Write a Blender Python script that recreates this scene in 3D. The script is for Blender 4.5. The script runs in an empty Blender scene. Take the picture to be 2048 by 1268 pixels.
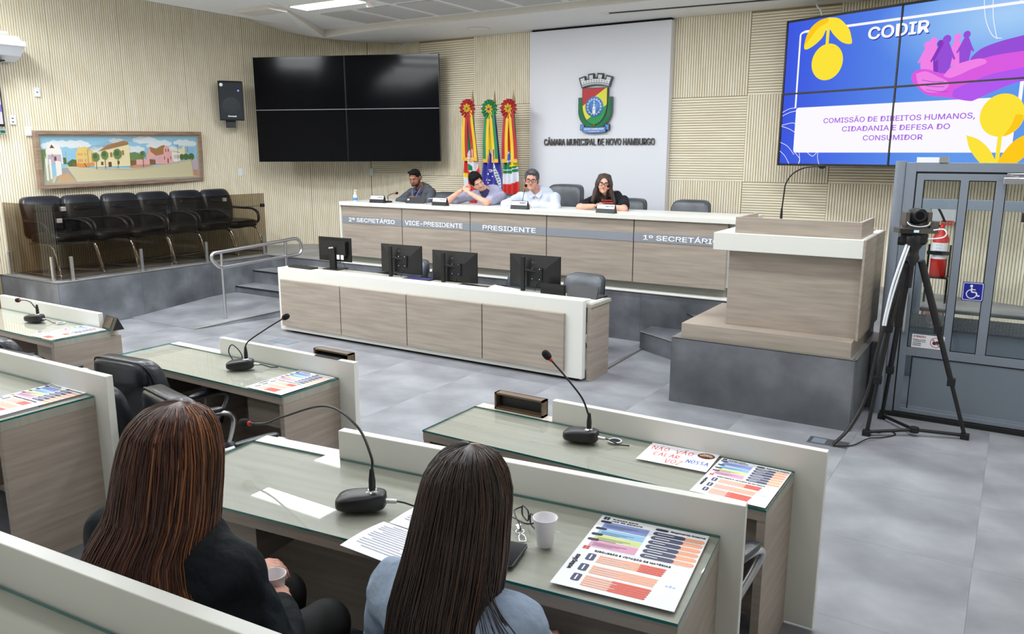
import bpy, bmesh, math, random
import numpy as np
from mathutils import Vector, Matrix, Euler
random.seed(7)
SC = bpy.context.scene
COL = SC.collection
PI = math.pi
R = math.radians

# ---------------------------------------------------------------- camera, world, lights, exposure
cd = bpy.data.cameras.new('camera'); cam = bpy.data.objects.new('camera', cd); COL.objects.link(cam)
cam.location = (0, 0, 2.15); cam.rotation_euler = (R(90 - 11.68), R(-0.07), R(32.38))
cd.sensor_width = 36; cd.lens = 1588.0 / 2048 * 36; cd.clip_start = 0.05
SC.camera = cam
SC.view_settings.view_transform = 'Standard'; SC.view_settings.look = 'None'
SC.view_settings.gamma = 1; SC.view_settings.use_curve_mapping = False
SC.view_settings.exposure = 0.45
w = bpy.data.worlds.new('world'); SC.world = w; w.use_nodes = True
w.node_tree.nodes['Background'].inputs[0].default_value = (0.8, 0.88, 1, 1)
w.node_tree.nodes['Background'].inputs[1].default_value = 0.30
SC.cycles.max_bounces = 7; SC.cycles.diffuse_bounces = 4; SC.cycles.glossy_bounces = 3
SC.cycles.transparent_max_bounces = 16; SC.cycles.transmission_bounces = 4
SC.cycles.sample_clamp_indirect = 4.0; SC.cycles.use_denoising = True
SC.cycles.caustics_reflective = False; SC.cycles.caustics_refractive = False

LAMPS = []
def area(loc, sx, sy, power, col=(0.93, 0.97, 1.0)):
    l = bpy.data.lights.new('ceiling_lamp_light', 'AREA'); l.shape = 'RECTANGLE'; l.size = sx; l.size_y = sy
    l.energy = power; l.color = col
    o = bpy.data.objects.new('ceiling_lamp_light', l); COL.objects.link(o); o.location = loc
    return o
FIX = [(-7.44, 7.50), (-4.6, 7.47), (-1.75, 7.47),
       (-7.15, 6.25), (-4.6, 5.2), (-1.75, 5.2), (-7.1, 4.6), (-7.1, 3.2), (-4.6, 3.6), (-1.75, 3.6), (-7.1, 1.6), (-4.6, 1.9), (-1.75, 1.9),
       (-7.0, 0.0), (-4.6, 0.2), (-1.75, 0.2), (-.2, 7.0), (-.2, 5.2), (-7.0, -1.8), (-4.6, -1.8), (-1.2, -1.8)]
TRAY_Z = 3.95
FIXL = [(-9.5, 4.3), (-9.5, 2.5), (-9.5, .7)]
for (x, y) in FIXL: area((x, y, 4.34), 1.18, .26, 78)
for (x, y) in FIX:
    area((x, y, TRAY_Z - 0.03), 0.98 if y == 7.5 else 1.18, 0.26, 36 if y > 7 else 40 if x < -6.5 and y > 1 else 27 if y > 4 else 13 if y > 3 else 6)

# ---------------------------------------------------------------- materials
def _nt(name):
    m = bpy.data.materials.new(name); m.use_nodes = True
    nt = m.node_tree; b = nt.nodes['Principled BSDF']; return m, nt, b
def lin(c):
    return tuple((v / 12.92 if v <= .04045 else ((v + .055) / 1.055) ** 2.4) for v in c)
def srgb(r, g, b): return lin((r / 255, g / 255, b / 255))
def mat(name, col, rough=.5, metal=0, spec=.5, coat=0, emit=None, estr=1, sheen=0):
    m, nt, b = _nt(name)
    b.inputs['Base Color'].default_value = (*col, 1); b.inputs['Roughness'].default_value = rough
    b.inputs['Metallic'].default_value = metal; b.inputs['Specular IOR Level'].default_value = spec
    b.inputs['Coat Weight'].default_value = coat
    b.inputs['Sheen Weight'].default_value = sheen
    if emit: b.inputs['Emission Color'].default_value = (*emit, 1); b.inputs['Emission Strength'].default_value = estr
    return m
def noise_mat(name, c1, c2, scale, stretch=(1, 1, 1), rough=.5, bump=0, c3=None, lo=.35, hi=.65, detail=4, rot=(0, 0, 0), spec=.5, coat=0, bscale=None, metal=0, objrand=0):
    m, nt, b = _nt(name); N = nt.nodes; L = nt.links
    tc = N.new('ShaderNodeTexCoord'); mp = N.new('ShaderNodeMapping')
    mp.inputs['Scale'].default_value = stretch; mp.inputs['Rotation'].default_value = rot
    L.new(tc.outputs['Object'], mp.inputs['Vector'])
    n = N.new('ShaderNodeTexNoise'); n.inputs['Scale'].default_value = scale; n.inputs['Detail'].default_value = detail
    vec = mp.outputs['Vector']
    if objrand:
        oi = N.new('ShaderNodeObjectInfo'); ad = N.new('ShaderNodeVectorMath'); ad.operation = 'ADD'
        cx = N.new('ShaderNodeCombineXYZ'); mu = N.new('ShaderNodeMath'); mu.operation = 'MULTIPLY'; mu.inputs[1].default_value = 37.0
        L.new(oi.outputs['Random'], mu.inputs[0])
        for k in range(3): L.new(mu.outputs[0], cx.inputs[k])
        L.new(vec, ad.inputs[0]); L.new(cx.outputs[0], ad.inputs[1]); vec = ad.outputs[0]
    L.new(vec, n.inputs['Vector'])
    cr = N.new('ShaderNodeValToRGB'); cr.color_ramp.elements[0].position = lo; cr.color_ramp.elements[1].position = hi
    cr.color_ramp.elements[0].color = (*c1, 1); cr.color_ramp.elements[1].color = (*c2, 1)
    if c3: e = cr.color_ramp.elements.new((lo + hi) / 2); e.color = (*c3, 1)
    L.new(n.outputs['Fac'], cr.inputs['Fac']); L.new(cr.outputs['Color'], b.inputs['Base Color'])
    b.inputs['Roughness'].default_value = rough; b.inputs['Specular IOR Level'].default_value = spec
    b.inputs['Coat Weight'].default_value = coat; b.inputs['Metallic'].default_value = metal
    if bump:
        bp = N.new('ShaderNodeBump'); bp.inputs['Strength'].default_value = bump; bp.inputs['Distance'].default_value = .004
        src = n
        if bscale:
            src = N.new('ShaderNodeTexNoise'); src.inputs['Scale'].default_value = bscale; src.inputs['Detail'].default_value = 3
            L.new(mp.outputs['Vector'], src.inputs['Vector'])
        L.new(src.outputs['Fac'], bp.inputs['Height']); L.new(bp.outputs['Normal'], b.inputs['Normal'])
    return m
def glass_mat(name, tint, gloss=1.0, rough=0.0, gcol=(1, 1, 1)):
    m = bpy.data.materials.new(name); m.use_nodes = True; nt = m.node_tree; N = nt.nodes; L = nt.links
    N.remove(N['Principled BSDF']); out = N['Material Output']
    tr = N.new('ShaderNodeBsdfTransparent'); tr.inputs[0].default_value = (*tint, 1)
    gl = N.new('ShaderNodeBsdfGlossy'); gl.inputs['Roughness'].default_value = rough; gl.inputs[0].default_value = (*gcol, 1)
    fr = N.new('ShaderNodeFresnel'); fr.inputs[0].default_value = 1.48
    mu = N.new('ShaderNodeMath'); mu.operation = 'MULTIPLY'; mu.inputs[1].default_value = gloss
    ge = N.new('ShaderNodeNewGeometry'); iv = N.new('ShaderNodeMath'); iv.operation = 'SUBTRACT'; iv.inputs[0].default_value = 1.0; L.new(ge.outputs['Backfacing'], iv.inputs[1])
    m2 = N.new('ShaderNodeMath'); m2.operation = 'MULTIPLY'; L.new(fr.outputs[0], m2.inputs[0]); L.new(iv.outputs[0], m2.inputs[1])
    mx = N.new('ShaderNodeMixShader'); L.new(m2.outputs[0], mu.inputs[0]); L.new(mu.outputs[0], mx.inputs[0])
    L.new(tr.outputs[0], mx.inputs[1]); L.new(gl.outputs[0], mx.inputs[2]); L.new(mx.outputs[0], out.inputs[0])
    return m
def emit_mat(name, col, s=1.0):
    m = bpy.data.materials.new(name); m.use_nodes = True; nt = m.node_tree; N = nt.nodes
    N.remove(N['Principled BSDF']); e = N.new('ShaderNodeEmission'); e.inputs[0].default_value = (*col, 1); e.inputs[1].default_value = s
    nt.links.new(e.outputs[0], N['Material Output'].inputs[0]); return m
def attr_mat(name, rough=.5, spec=.4, attr='Col'):
    m, nt, b = _nt(name); a = nt.nodes.new('ShaderNodeAttribute'); a.attribute_name = attr
    nt.links.new(a.outputs['Color'], b.inputs['Base Color']); b.inputs['Roughness'].default_value = rough
    b.inputs['Specular IOR Level'].default_value = spec
    return m

M = {}
M['floor'] = noise_mat('floor_vinyl_grey', srgb(116, 118, 123), srgb(160, 162, 168), 1.6, (1, 1.3, 1), rough=.38, c3=srgb(138, 140, 146), lo=.3, hi=.7, detail=7, bump=.02, spec=.4)
M['joint'] = mat('floor_joint_grey', srgb(134, 136, 140), .7)
M['cement'] = noise_mat('burnt_cement_cladding', srgb(76, 79, 84), srgb(128, 131, 137), 2.2, (1, 1, 1), rough=.42, c3=srgb(99, 102, 107), lo=.28, hi=.72, detail=6, spec=.4, bump=.02)
M['edge_metal'] = mat('platform_nosing_metal', srgb(150, 148, 142), .4, .6)
M['slat'] = noise_mat('pale_wood_slats', srgb(243, 231, 202), srgb(252, 245, 224), 5, (3, 3, .5), rough=.6, lo=.3, hi=.7, objrand=1)
M['slat_dark'] = mat('slat_groove_felt', srgb(172, 154, 120), .9)  # felt backing behind the slats, a darker tan than the wood
M['slatH'] = noise_mat('pale_wood_slats_across', srgb(243, 231, 202), srgb(252, 245, 224), 5, (.5, 3, 6), rough=.6, lo=.3, hi=.7, objrand=1)
M['wood'] = noise_mat('taupe_oak_laminate', srgb(148, 136, 125), srgb(176, 164, 151), 2.2, (1.0, 1.0, 14), rough=.5, c3=srgb(164, 152, 140), lo=.25, hi=.75, detail=6, bump=.05)
M['woodtop'] = noise_mat('taupe_oak_laminate_top', srgb(160, 157, 145), srgb(180, 177, 165), 2.4, (.5, 9, 1), rough=.45, lo=.25, hi=.75, detail=6)
M['woodtop_light'] = noise_mat('light_oak_strip', srgb(214, 204, 192), srgb(226, 218, 208), 2.4, (1, 12, 1), rough=.4, lo=.3, hi=.7)
M['white'] = mat('white_lacquer', srgb(228, 228, 221), .35)
M['white_panel'] = mat('white_wall_board', srgb(232, 234, 242), .5)
M['wallpaint'] = mat('painted_wall_off_white', srgb(222, 220, 212), .7)
M['ceil'] = mat('ceiling_plaster', srgb(236, 236, 234), .8)
M['ceil2'] = mat('ceiling_riser_beige', srgb(214, 209, 200), .8)
M['darkgap'] = mat('dark_recess', srgb(28, 28, 28), .9)
M['black'] = mat('black_plastic', srgb(24, 24, 26), .38)
M['blackmatte'] = mat('black_rubber', srgb(16, 16, 18), .75)
M['foam'] = noise_mat('microphone_foam', srgb(10, 10, 12), srgb(30, 30, 32), 400, rough=.95, bump=.6)
M['leather'] = noise_mat('black_leather', srgb(26, 28, 33), srgb(50, 54, 62), 3, rough=.30, bump=.25, bscale=90, spec=.55)
M['leather_grey'] = noise_mat('worn_charcoal_leather', srgb(52, 56, 63), srgb(86, 92, 100), 4, rough=.36, bump=.25, bscale=90, spec=.6)
M['chrome'] = mat('chrome', (.82, .82, .84), .12, 1)
M['steel'] = mat('brushed_steel', (.62, .62, .63), .3, 1)
M['alu'] = mat('satin_aluminium_band', srgb(152, 157, 167), .4, .3)
M['liftgrey'] = mat('grey_painted_aluminium', srgb(134, 143, 156), .42, .15)
M['liftgrey2'] = mat('grey_painted_panel', srgb(122, 132, 144), .45, .1)
M['rubber'] = mat('black_gasket', srgb(18, 18, 20), .7)
M['tint'] = glass_mat('brown_tinted_glass', (.62, .58, .52), .55)
M['glass'] = glass_mat('clear_glass', (.93, .96, .97), 1.0)
M['glasstop'] = glass_mat('desk_glass_sheet', (.975, .985, .98), .9)
M['glassedge'] = mat('green_glass_edge', srgb(22, 112, 108), .15, 0, .8)
M['screen_off'] = mat('switched_off_screen', srgb(4, 5, 10), .10, 0, .15)
M['bezel'] = mat('screen_bezel', srgb(12, 12, 14), .3)
M['skin1'] = noise_mat('skin_brown', srgb(140, 92, 70), srgb(156, 104, 80), 20, rough=.5)
M['skin2'] = noise_mat('skin_light', srgb(214, 160, 138), srgb(226, 176, 154), 18, rough=.5)
M['skin3'] = noise_mat('skin_rosy', srgb(200, 142, 122), srgb(214, 160, 140), 18, rough=.5)
M['text_white'] = mat('white_vinyl_lettering', srgb(252, 253, 255), .4)
M['metal_letters'] = mat('brushed_letters', srgb(96, 94, 92), .35, .5)
M['paper'] = mat('white_paper', srgb(244, 245, 250), .6)
M['cup'] = mat('white_plastic_cup', srgb(240, 238, 242), .35)
M['red'] = mat('red_plastic', srgb(205, 40, 30), .4)
M['redled'] = emit_mat('red_light_ring', (1, .08, .04), 1.6)
M['plate'] = mat('white_switch_plate', srgb(236, 240, 246), .35)
M['doorwood'] = noise_mat('orange_brown_door_wood', srgb(120, 70, 34), srgb(150, 92, 48), 3, (1, 1, .2), rough=.4)

# ---------------------------------------------------------------- mesh builder
class MB:
    def __init__(self): self.v = []; self.f = []; self.m = []; self.s = []; self.T = Matrix.Identity(4)
    def set(self, T=None): self.T = T if T is not None else Matrix.Identity(4); return self
    def add(self, vs, fs, m=0, smooth=False):
        n = len(self.v); T = self.T
        self.v += [tuple(T @ Vector(p)) for p in vs]
        self.f += [tuple(n + i for i in f) for f in fs]; self.m += [m] * len(fs); self.s += [smooth] * len(fs)
        return self
    def box(self, x0, x1, y0, y1, z0, z1, m=0):
        vs = [(x, y, z) for x in (x0, x1) for y in (y0, y1) for z in (z0, z1)]
        return self.add(vs, [(0, 1, 3, 2), (4, 6, 7, 5), (0, 4, 5, 1), (2, 3, 7, 6), (0, 2, 6, 4), (1, 5, 7, 3)], m)
    def cbox(self, c, s, m=0, rot=None):
        T = self.T
        self.T = T @ Matrix.Translation(c) @ (Euler(rot).to_matrix().to_4x4() if rot else Matrix.Identity(4))
        self.box(-s[0] / 2, s[0] / 2, -s[1] / 2, s[1] / 2, -s[2] / 2, s[2] / 2, m); self.T = T; return self
    def prism(self, poly, z0, z1, m=0, mcap=None, smooth=False):
        n = len(poly); a = sum(poly[i][0] * poly[(i + 1) % n][1] - poly[(i + 1) % n][0] * poly[i][1] for i in range(n))
        if a < 0: poly = poly[::-1]
        vs = [(p[0], p[1], z0) for p in poly] + [(p[0], p[1], z1) for p in poly]
        self.add(vs, [(i, (i + 1) % n, n + (i + 1) % n, n + i) for i in range(n)], m, smooth)
        self.add(vs, [tuple(range(n))[::-1], tuple(range(n, 2 * n))], m if mcap is None else mcap); return self
    def tube(self, pts, r, n=10, m=0, closed=False, caps=True):
        pts = [Vector(p) for p in pts]; k = len(pts); rr = r if isinstance(r, (list, tuple)) else [r] * k
        vs = []; up = None
        for i, p in enumerate(pts):
            if closed: t = pts[(i + 1) % k] - pts[i - 1]
            else: t = pts[min(i + 1, k - 1)] - pts[max(i - 1, 0)]
            t.normalize()
            if up is None:
                up = Vector((0, 0, 1)) if abs(t.z) < .9 else Vector((1, 0, 0))
            up = (up - t * up.dot(t))
            if up.length < 1e-6: up = t.orthogonal()
            up.normalize(); sd = t.cross(up)
            for j in range(n):
                a = 2 * PI * j / n; vs.append(p + (up * math.cos(a) + sd * math.sin(a)) * rr[i])
        fs = []
        for i in range(k if closed else k - 1):
            i2 = (i + 1) % k
            for j in range(n): fs.append((i * n + j, i2 * n + j, i2 * n + (j + 1) % n, i * n + (j + 1) % n))
        self.add(vs, fs, m, True)
        if caps and not closed: self.add(vs, [tuple(range(n))[::-1] if 0 else tuple(range(n)), tuple(range((k - 1) * n, k * n))[::-1]], m)
        return self
    def lathe(self, prof, n=24, m=0, c=(0, 0, 0), axis='z', smooth=True):
        vs = []
        for (r, z) in prof:
            for j in range(n):
                a = 2 * PI * j / n; p = (r * math.cos(a), r * math.sin(a), z)
                if axis == 'x': p = (p[2], p[0], p[1])
                if axis == 'y': p = (p[0], -p[2], p[1])
                vs.append((p[0] + c[0], p[1] + c[1], p[2] + c[2]))
        fs = [(i * n + j, i * n + (j + 1) % n, (i + 1) * n + (j + 1) % n, (i + 1) * n + j) for i in range(len(prof) - 1) for j in range(n)]
        self.add(vs, fs, m, smooth)
        self.add(vs, [tuple(range(n))[::-1], tuple(range((len(prof) - 1) * n, len(prof) * n))], m); return self
    def ell(self, c, r, m=0, e=1.0, nu=20, nv=12, fn=None):
        def sp(v, ee): return math.copysign(abs(v) ** ee, v)
        vs = []
        for i in range(nv + 1):
            t = -PI / 2 + PI * i / nv
            for j in range(nu):
                a = 2 * PI * j / nu
                p = (sp(math.cos(t), e) * sp(math.cos(a), e) * r[0], sp(math.cos(t), e) * sp(math.sin(a), e) * r[1], sp(math.sin(t), e) * r[2])
                if fn: p = fn(*p)
                vs.append((p[0] + c[0], p[1] + c[1], p[2] + c[2]))
        return self.add(vs, [(i * nu + j, i * nu + (j + 1) % nu, (i + 1) * nu + (j + 1) % nu, (i + 1) * nu + j) for i in range(nv) for j in range(nu)], m, True)
    def grid(self, fn, nu, nv, m=0, smooth=True, mf=None):
        vs = [fn(i / nu, j / nv) for j in range(nv + 1) for i in range(nu + 1)]
        n = len(self.v); self.add(vs, [(j * (nu + 1) + i, j * (nu + 1) + i + 1, (j + 1) * (nu + 1) + i + 1, (j + 1) * (nu + 1) + i) for j in range(nv) for i in range(nu)], m, smooth)
        if mf:
            k = len(self.m) - nu * nv
            for j in range(nv):
                for i in range(nu): self.m[k + j * nu + i] = mf((i + .5) / nu, (j + .5) / nv)
        return self
    def quad(self, x0, y0, x1, y1, z, m=0): return self.add([(x0, y0, z), (x1, y0, z), (x1, y1, z), (x0, y1, z)], [(0, 1, 2, 3)], m)
    def poly(self, pts, z, m=0): return self.add([(p[0], p[1], z) for p in pts], [tuple(range(len(pts)))], m)
    def disc(self, cx, cy, r, z, m=0, n=24, ry=None, a0=0):
        return self.poly([(cx + r * math.cos(a0 + 2 * PI * i / n), cy + (ry or r) * math.sin(a0 + 2 * PI * i / n)) for i in range(n)], z, m)
    def stroke(self, pts, wd, z, m=0):
        for a, b in zip(pts[:-1], pts[1:]):
            dx, dy = b[0] - a[0], b[1] - a[1]; l = math.hypot(dx, dy) or 1; nx, ny = -dy / l * wd / 2, dx / l * wd / 2
            self.add([(a[0] - nx, a[1] - ny, z), (b[0] - nx, b[1] - ny, z), (b[0] + nx, b[1] + ny, z), (a[0] + nx, a[1] + ny, z)], [(0, 1, 2, 3)], m)
        return self
    def mesh(self, name, mats):
        me = bpy.data.meshes.new(name); me.from_pydata(self.v, [], self.f)
        for mm in (mats if isinstance(mats, (list, tuple)) else [mats]): me.materials.append(mm)
        me.polygons.foreach_set('material_index', self.m); me.polygons.foreach_set('use_smooth', self.s)
        me.update(); return me
def link(name, me, parent=None, loc=(0, 0, 0), rz=0, bevel=0):
    o = bpy.data.objects.new(name, me); COL.objects.link(o)
    o.location = loc; o.rotation_euler = (0, 0, rz)
    if parent: o.parent = parent
    if bevel:
        b = o.modifiers.new('bevel', 'BEVEL'); b.width = bevel; b.segments = 2; b.limit_method = 'ANGLE'
    return o
def part(name, mb, mats, parent, bevel=0, label=None, loc=(0, 0, 0), rz=0):
    o = link(name, mb.mesh(name, mats), parent, loc, rz, bevel)
    if label: o['label'] = label
    return o
def tag(o, label, cat, group=None):
    o['label'] = label; o['category'] = cat
    if group: o['group'] = group
    return o
def thing(name, label, cat, loc=(0, 0, 0), rz=0, group=None):
    o = bpy.data.objects.new(name, None); COL.objects.link(o); o.location = loc; o.rotation_euler = (0, 0, rz); o.empty_display_size = .1
    return tag(o, label, cat, group)
def solo(name, mb, mats, label, cat, loc=(0, 0, 0), rz=0, group=None, bevel=0):
    return tag(link(name, mb.mesh(name, mats), None, loc, rz, bevel), label, cat, group)
def struct(name, mb, mats, loc=(0, 0, 0), bevel=0):
    o = link(name, mb.mesh(name, mats), None, loc, 0, bevel); o['kind'] = 'structure'; return o
def dup(o, loc=None, rz=None, label=None, group=None, parent=None):
    c = o.copy(); COL.objects.link(c)
    if parent: c.parent = parent
    if loc is not None: c.location = loc
    if rz is not None: c.rotation_euler = (0, 0, rz)
    if label: c['label'] = label
    if group: c['group'] = group
    for ch in list(o.children): dup(ch, parent=c)
    return c
def frame(o, x, n):
    """matrix: local x -> x, local z -> n (towards the viewer), local y -> up"""
    x = Vector(x).normalized(); n = Vector(n).normalized(); y = n.cross(x)
    return Matrix(((x.x, y.x, n.x, o[0]), (x.y, y.y, n.y, o[1]), (x.z, y.z, n.z, o[2]), (0, 0, 0, 1)))

_tc = {}
try:   # the sans-serif typeface that ships inside Blender
    import os
    FONT = bpy.data.fonts.load(os.path.join(bpy.utils.system_resource('DATAFILES'), 'fonts', 'Inter.woff2'))
except Exception: FONT = None
def text_geo(s, bold=0.0, ext=0.0, res=3):
    k = (s, bold, ext, res)
    if k not in _tc:
        cu = bpy.data.curves.new('t', 'FONT'); cu.body = s; cu.size = 1
        if FONT: cu.font = FONT
        cu.offset = bold; cu.extrude = ext; cu.resolution_u = res
        o = bpy.data.objects.new('t', cu); COL.objects.link(o)
        me = bpy.data.meshes.new_from_object(o.evaluated_get(bpy.context.evaluated_depsgraph_get()))
        vs = [tuple(v.co) for v in me.vertices]; fs = [tuple(p.vertices) for p in me.polygons]
        bpy.data.objects.remove(o); bpy.data.curves.remove(cu); bpy.data.meshes.remove(me)
        xs = [v[0] for v in vs]; ys = [v[1] for v in vs]
        _tc[k] = (vs, fs, min(xs), max(xs), min(ys), max(ys))
    return _tc[k]
def text(mb, s, x, y, wd, ht, z=0, m=0, bold=.0, ext=0, zs=1, rot=0):
    """text squeezed into the box (x,y)-(x+wd,y+ht); bold = stroke thickening by shifted copies"""
    vs, fs, x0, x1, y0, y1 = text_geo(s, 0, ext)
    sx = wd / (x1 - x0 + 2 * bold); sy = (ht / (y1 - y0 + 2 * bold)) if ht else sx
    c, sn = math.cos(rot), math.sin(rot)
    h = bold * .7
    for q, (dx, dy) in enumerate((((0, 0), (-bold, 0), (bold, 0), (0, -bold), (0, bold), (-h, -h), (h, h), (-h, h), (h, -h))) if bold else ((0, 0),)):
        out = []
        for v in vs:
            a, b = (v[0] - x0 + bold + dx) * sx, (v[1] - y0 + bold + dy) * sy
            out.append((x + a * c - b * sn, y + a * sn + b * c, z + v[2] * zs + q * .00018))
        mb.add(out, fs, m)
    return mb
def catmull(P, n=8):
    P = [Vector(p) for p in P]; out = []
    for i in range(len(P) - 1):
        p0 = P[max(i - 1, 0)]; p1 = P[i]; p2 = P[i + 1]; p3 = P[min(i + 2, len(P) - 1)]
        for k in range(n):
            t = k / n; out.append(.5 * ((2 * p1) + (p2 - p0) * t + (2 * p0 - 5 * p1 + 4 * p2 - p3) * t * t + (3 * p1 - p0 - 3 * p2 + p3) * t ** 3))
    out.append(P[-1]); return out
def rrect(x0, y0, x1, y1, r, n=5):
    out = []
    for cx, cy, a in ((x1 - r, y0 + r, -90), (x1 - r, y1 - r, 0), (x0 + r, y1 - r, 90), (x0 + r, y0 + r, 180)):
        for i in range(n + 1):
            t = R(a + 90 * i / n); out.append((cx + r * math.cos(t), cy + r * math.sin(t)))
    return out
# ---------------------------------------------------------------- room shell
# inner face of the slatted wall as (x, y, height of the ceiling there)
WP = [(-11.15, -3.4, 4.9), (-11.15, 3.0, 4.9), (-11.15, 5.0, 4.85), (-11.16, 6.2, 4.8), (-11.14, 7.4, 4.7), (-11.06, 8.5, 4.49), (-10.93, 9.08, 4.30),
      (-10.70, 9.55, 4.14), (-10.35, 9.86, 4.05), (-9.9, 10.1, 3.99), (-9.4, 10.27, 3.93), (-8.9, 10.34, 3.88), (-8.3, 10.35, 3.87), (-5, 10.35, 3.87),
      (-2.0, 10.35, 3.87), (-1.45, 10.32, 3.87), (-.9, 10.17, 3.87), (-.3, 9.95, 3.87), (.3, 9.68, 3.87), (.8, 9.2, 3.87), (1.2, 8.5, 3.87), (1.45, 7.4, 3.87), (1.5, 6.2, 3.87), (1.5, -3.4, 3.87)]
def resample(P, keep):
    out = [P[0]]
    for i in range(len(P) - 1):
        a, b = Vector(P[i]), Vector(P[i + 1])
        if (b - a).length > 1.3 or i < 4 or i > 19: k = 1; out.append(P[i + 1]); continue
        p0 = Vector(P[i - 1]); p3 = Vector(P[min(i + 2, len(P) - 1)])
        for j in range(1, 5):
            t = j / 4; q = .5 * ((2 * a) + (b - p0) * t + (2 * p0 - 5 * a + 4 * b - p3) * t * t + (3 * a - p0 - 3 * b + p3) * t ** 3); out.append(tuple(q))
    return out
WPs = resample(WP, 0)
_S = [0.0]
for a, b in zip(WPs[:-1], WPs[1:]): _S.append(_S[-1] + math.hypot(b[0] - a[0], b[1] - a[1]))
_S = np.array(_S); _X = np.array([p[0] for p in WPs]); _Y = np.array([p[1] for p in WPs]); _Z = np.array([p[2] for p in WPs])
def wall_at(s, off=0.0):
    x, y = np.interp(s, _S, _X), np.interp(s, _S, _Y)
    x1, y1 = np.interp(s + .06, _S, _X), np.interp(s + .06, _S, _Y); x0, y0 = np.interp(s - .06, _S, _X), np.interp(s - .06, _S, _Y)
    t = Vector((x1 - x0, y1 - y0)).normalized(); n = Vector((t.y, -t.x))   # points into the room
    return float(x + n.x * off), float(y + n.y * off), n
def s_of(x=None, y=None):
    ss = np.linspace(_S[0], _S[-1], 6000); xx = np.interp(ss, _S, _X); yy = np.interp(ss, _S, _Y)
    return float(ss[np.argmin(np.hypot(xx - x, yy - y))])
def shell(s0, s1):
    mb = MB(); ss = np.linspace(s0, s1, max(2, int((s1 - s0) / .15)))
    vs = []
    for s in ss:
        zt = float(np.interp(s, _S, _Z)) + .12
        for off in (-.012, -.16):
            x, y, n = wall_at(s, off)
            vs += [(x, y, 0), (x, y, zt)]
    k = len(ss)
    fs = []
    for i in range(k - 1):
        a, b = i * 4, i * 4 + 4
        fs += [(a, b, b + 1, a + 1), (a + 2, a + 3, b + 3, b + 2), (a + 1, b + 1, b + 3, a + 3), (a, a + 2, b + 2, b)]
    fs += [(0, 1, 3, 2), ((k - 1) * 4, (k - 1) * 4 + 2, (k - 1) * 4 + 3, (k - 1) * 4 + 1)]
    return mb.add(vs, fs)
s_c1 = s_of(-10.35, 9.86); s_c2 = s_of(-.3, 9.95)
wall_left = struct('wall_left', shell(0, s_c1), M['slat_dark'])
wall_back = struct('wall_back', shell(s_c1, s_c2), M['slat_dark'])
wall_right = struct('wall_right', shell(s_c2, _S[-1]), M['slat_dark'])
PITCH = .0326; SW = .0245; SD = .012
def slats_vertical(s0, s1, z0, z1=None):
    mb = MB(); n = int(round((s1 - s0 - .004) / PITCH)); p = (s1 - s0 - .004) / n
    for i in range(n):
        a = s0 + .002 + i * p; b = a + SW * p / PITCH
        zt = (float(np.interp(a, _S, _Z)) - .002) if z1 is None else min(z1, float(np.interp(a, _S, _Z)) - .002)
        P = [wall_at(a, -.011), wall_at(a, SD - .012), wall_at(b, SD - .012), wall_at(b, -.011)]
        vs = [(q[0], q[1], z) for z in (z0, zt) for q in P]
        mb.add(vs, [(0, 1, 5, 4), (1, 2, 6, 5), (2, 3, 7, 6), (4, 5, 6, 7), (0, 3, 2, 1)])
    return mb
def slats_across(s0, s1, z0, z1):
    mb = MB(); n = int(round((z1 - z0 - .004) / PITCH)); p = (z1 - z0 - .004) / n
    ks = max(1, int((s1 - s0) / .35)) if s1 < s_of(-8.3, 10.35) + .1 or s0 > s_of(-2.1, 10.35) else 1
    for i in range(n):
        za = z0 + .002 + i * p; zb = za + SW
        if zb > 3.868: break
        for q in range(ks):
            a = s0 + .002 + (s1 - s0 - .004) * q / ks; b = s0 + .002 + (s1 - s0 - .004) * (q + 1) / ks
            P = [wall_at(a, -.011), wall_at(a, 0), wall_at(b, 0), wall_at(b, -.011)]
            vs = [(w_[0], w_[1], z) for z in (za, zb) for w_ in P]
            mb.add(vs, [(0, 1, 5, 4), (1, 2, 6, 5), (2, 3, 7, 6), (4, 5, 6, 7), (0, 3, 2, 1)])
    return mb
# long upright slat panels on the left wall and round the corner
s_tl = s_of(-9.35, 10.28); s83 = s_of(-8.3, 10.35)
zs = np.linspace(s_of(-11.15, 5.06), s_c1, 6)
for a, b in zip(zs[:-1], zs[1:]): part('slat_panel', slats_vertical(a, b, .585), M['slat'], wall_left)
zs = np.linspace(s_of(-11.15, -3.3), s_of(-11.15, 4.80), 7)
for a, b in zip(zs[:-1], zs[1:]): part('slat_panel', slats_vertical(a, b, .0), M['slat'], wall_left)
part('slat_panel', slats_vertical(s_c1, s_tl, .585), M['slat'], wall_back)
# checkerboard of slatted tiles on the back wall
TX = [-9.35, -8.3, -7.25, -6.2, -5.15, -4.1, -3.05, -2.0, -.95]
TZ = [(.585, 1.79), (1.79, 2.865), (2.865, 3.95)]
for i in range(8):
    if i in (3, 4): continue
    a, b = s_of(TX[i], 10.35), s_of(TX[i + 1], 10.35)
    for r, (z0, z1) in enumerate(TZ):
        up = (i + r) % 2 == (0 if i < 4 else 1)
        if r == 2 and i == 0: up = True
        part('slat_tile', slats_vertical(a, b, z0, z1) if up else slats_across(a, b, z0, z1), M['slat'] if up else M['slatH'], wall_back)
a = s_of(-.95, 10.2); part('slat_panel', slats_vertical(a, s_c2, .585), M['slat'], wall_back)
zs = np.linspace(s_c2, s_of(1.5, 6.2), 4)
for a, b in zip(zs[:-1], zs[1:]): part('slat_panel', slats_vertical(a, b, .0), M['slat'], wall_right)
mb = MB().box(1.35, 1.49, -3.3, 6.1, 0, 3.9); part('plaster_face', mb, M['wallpaint'], wall_right)
struct('wall_rear', MB().box(-11.3, 1.65, -3.55, -3.4, 0, 5.05), M['wallpaint'])
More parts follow.
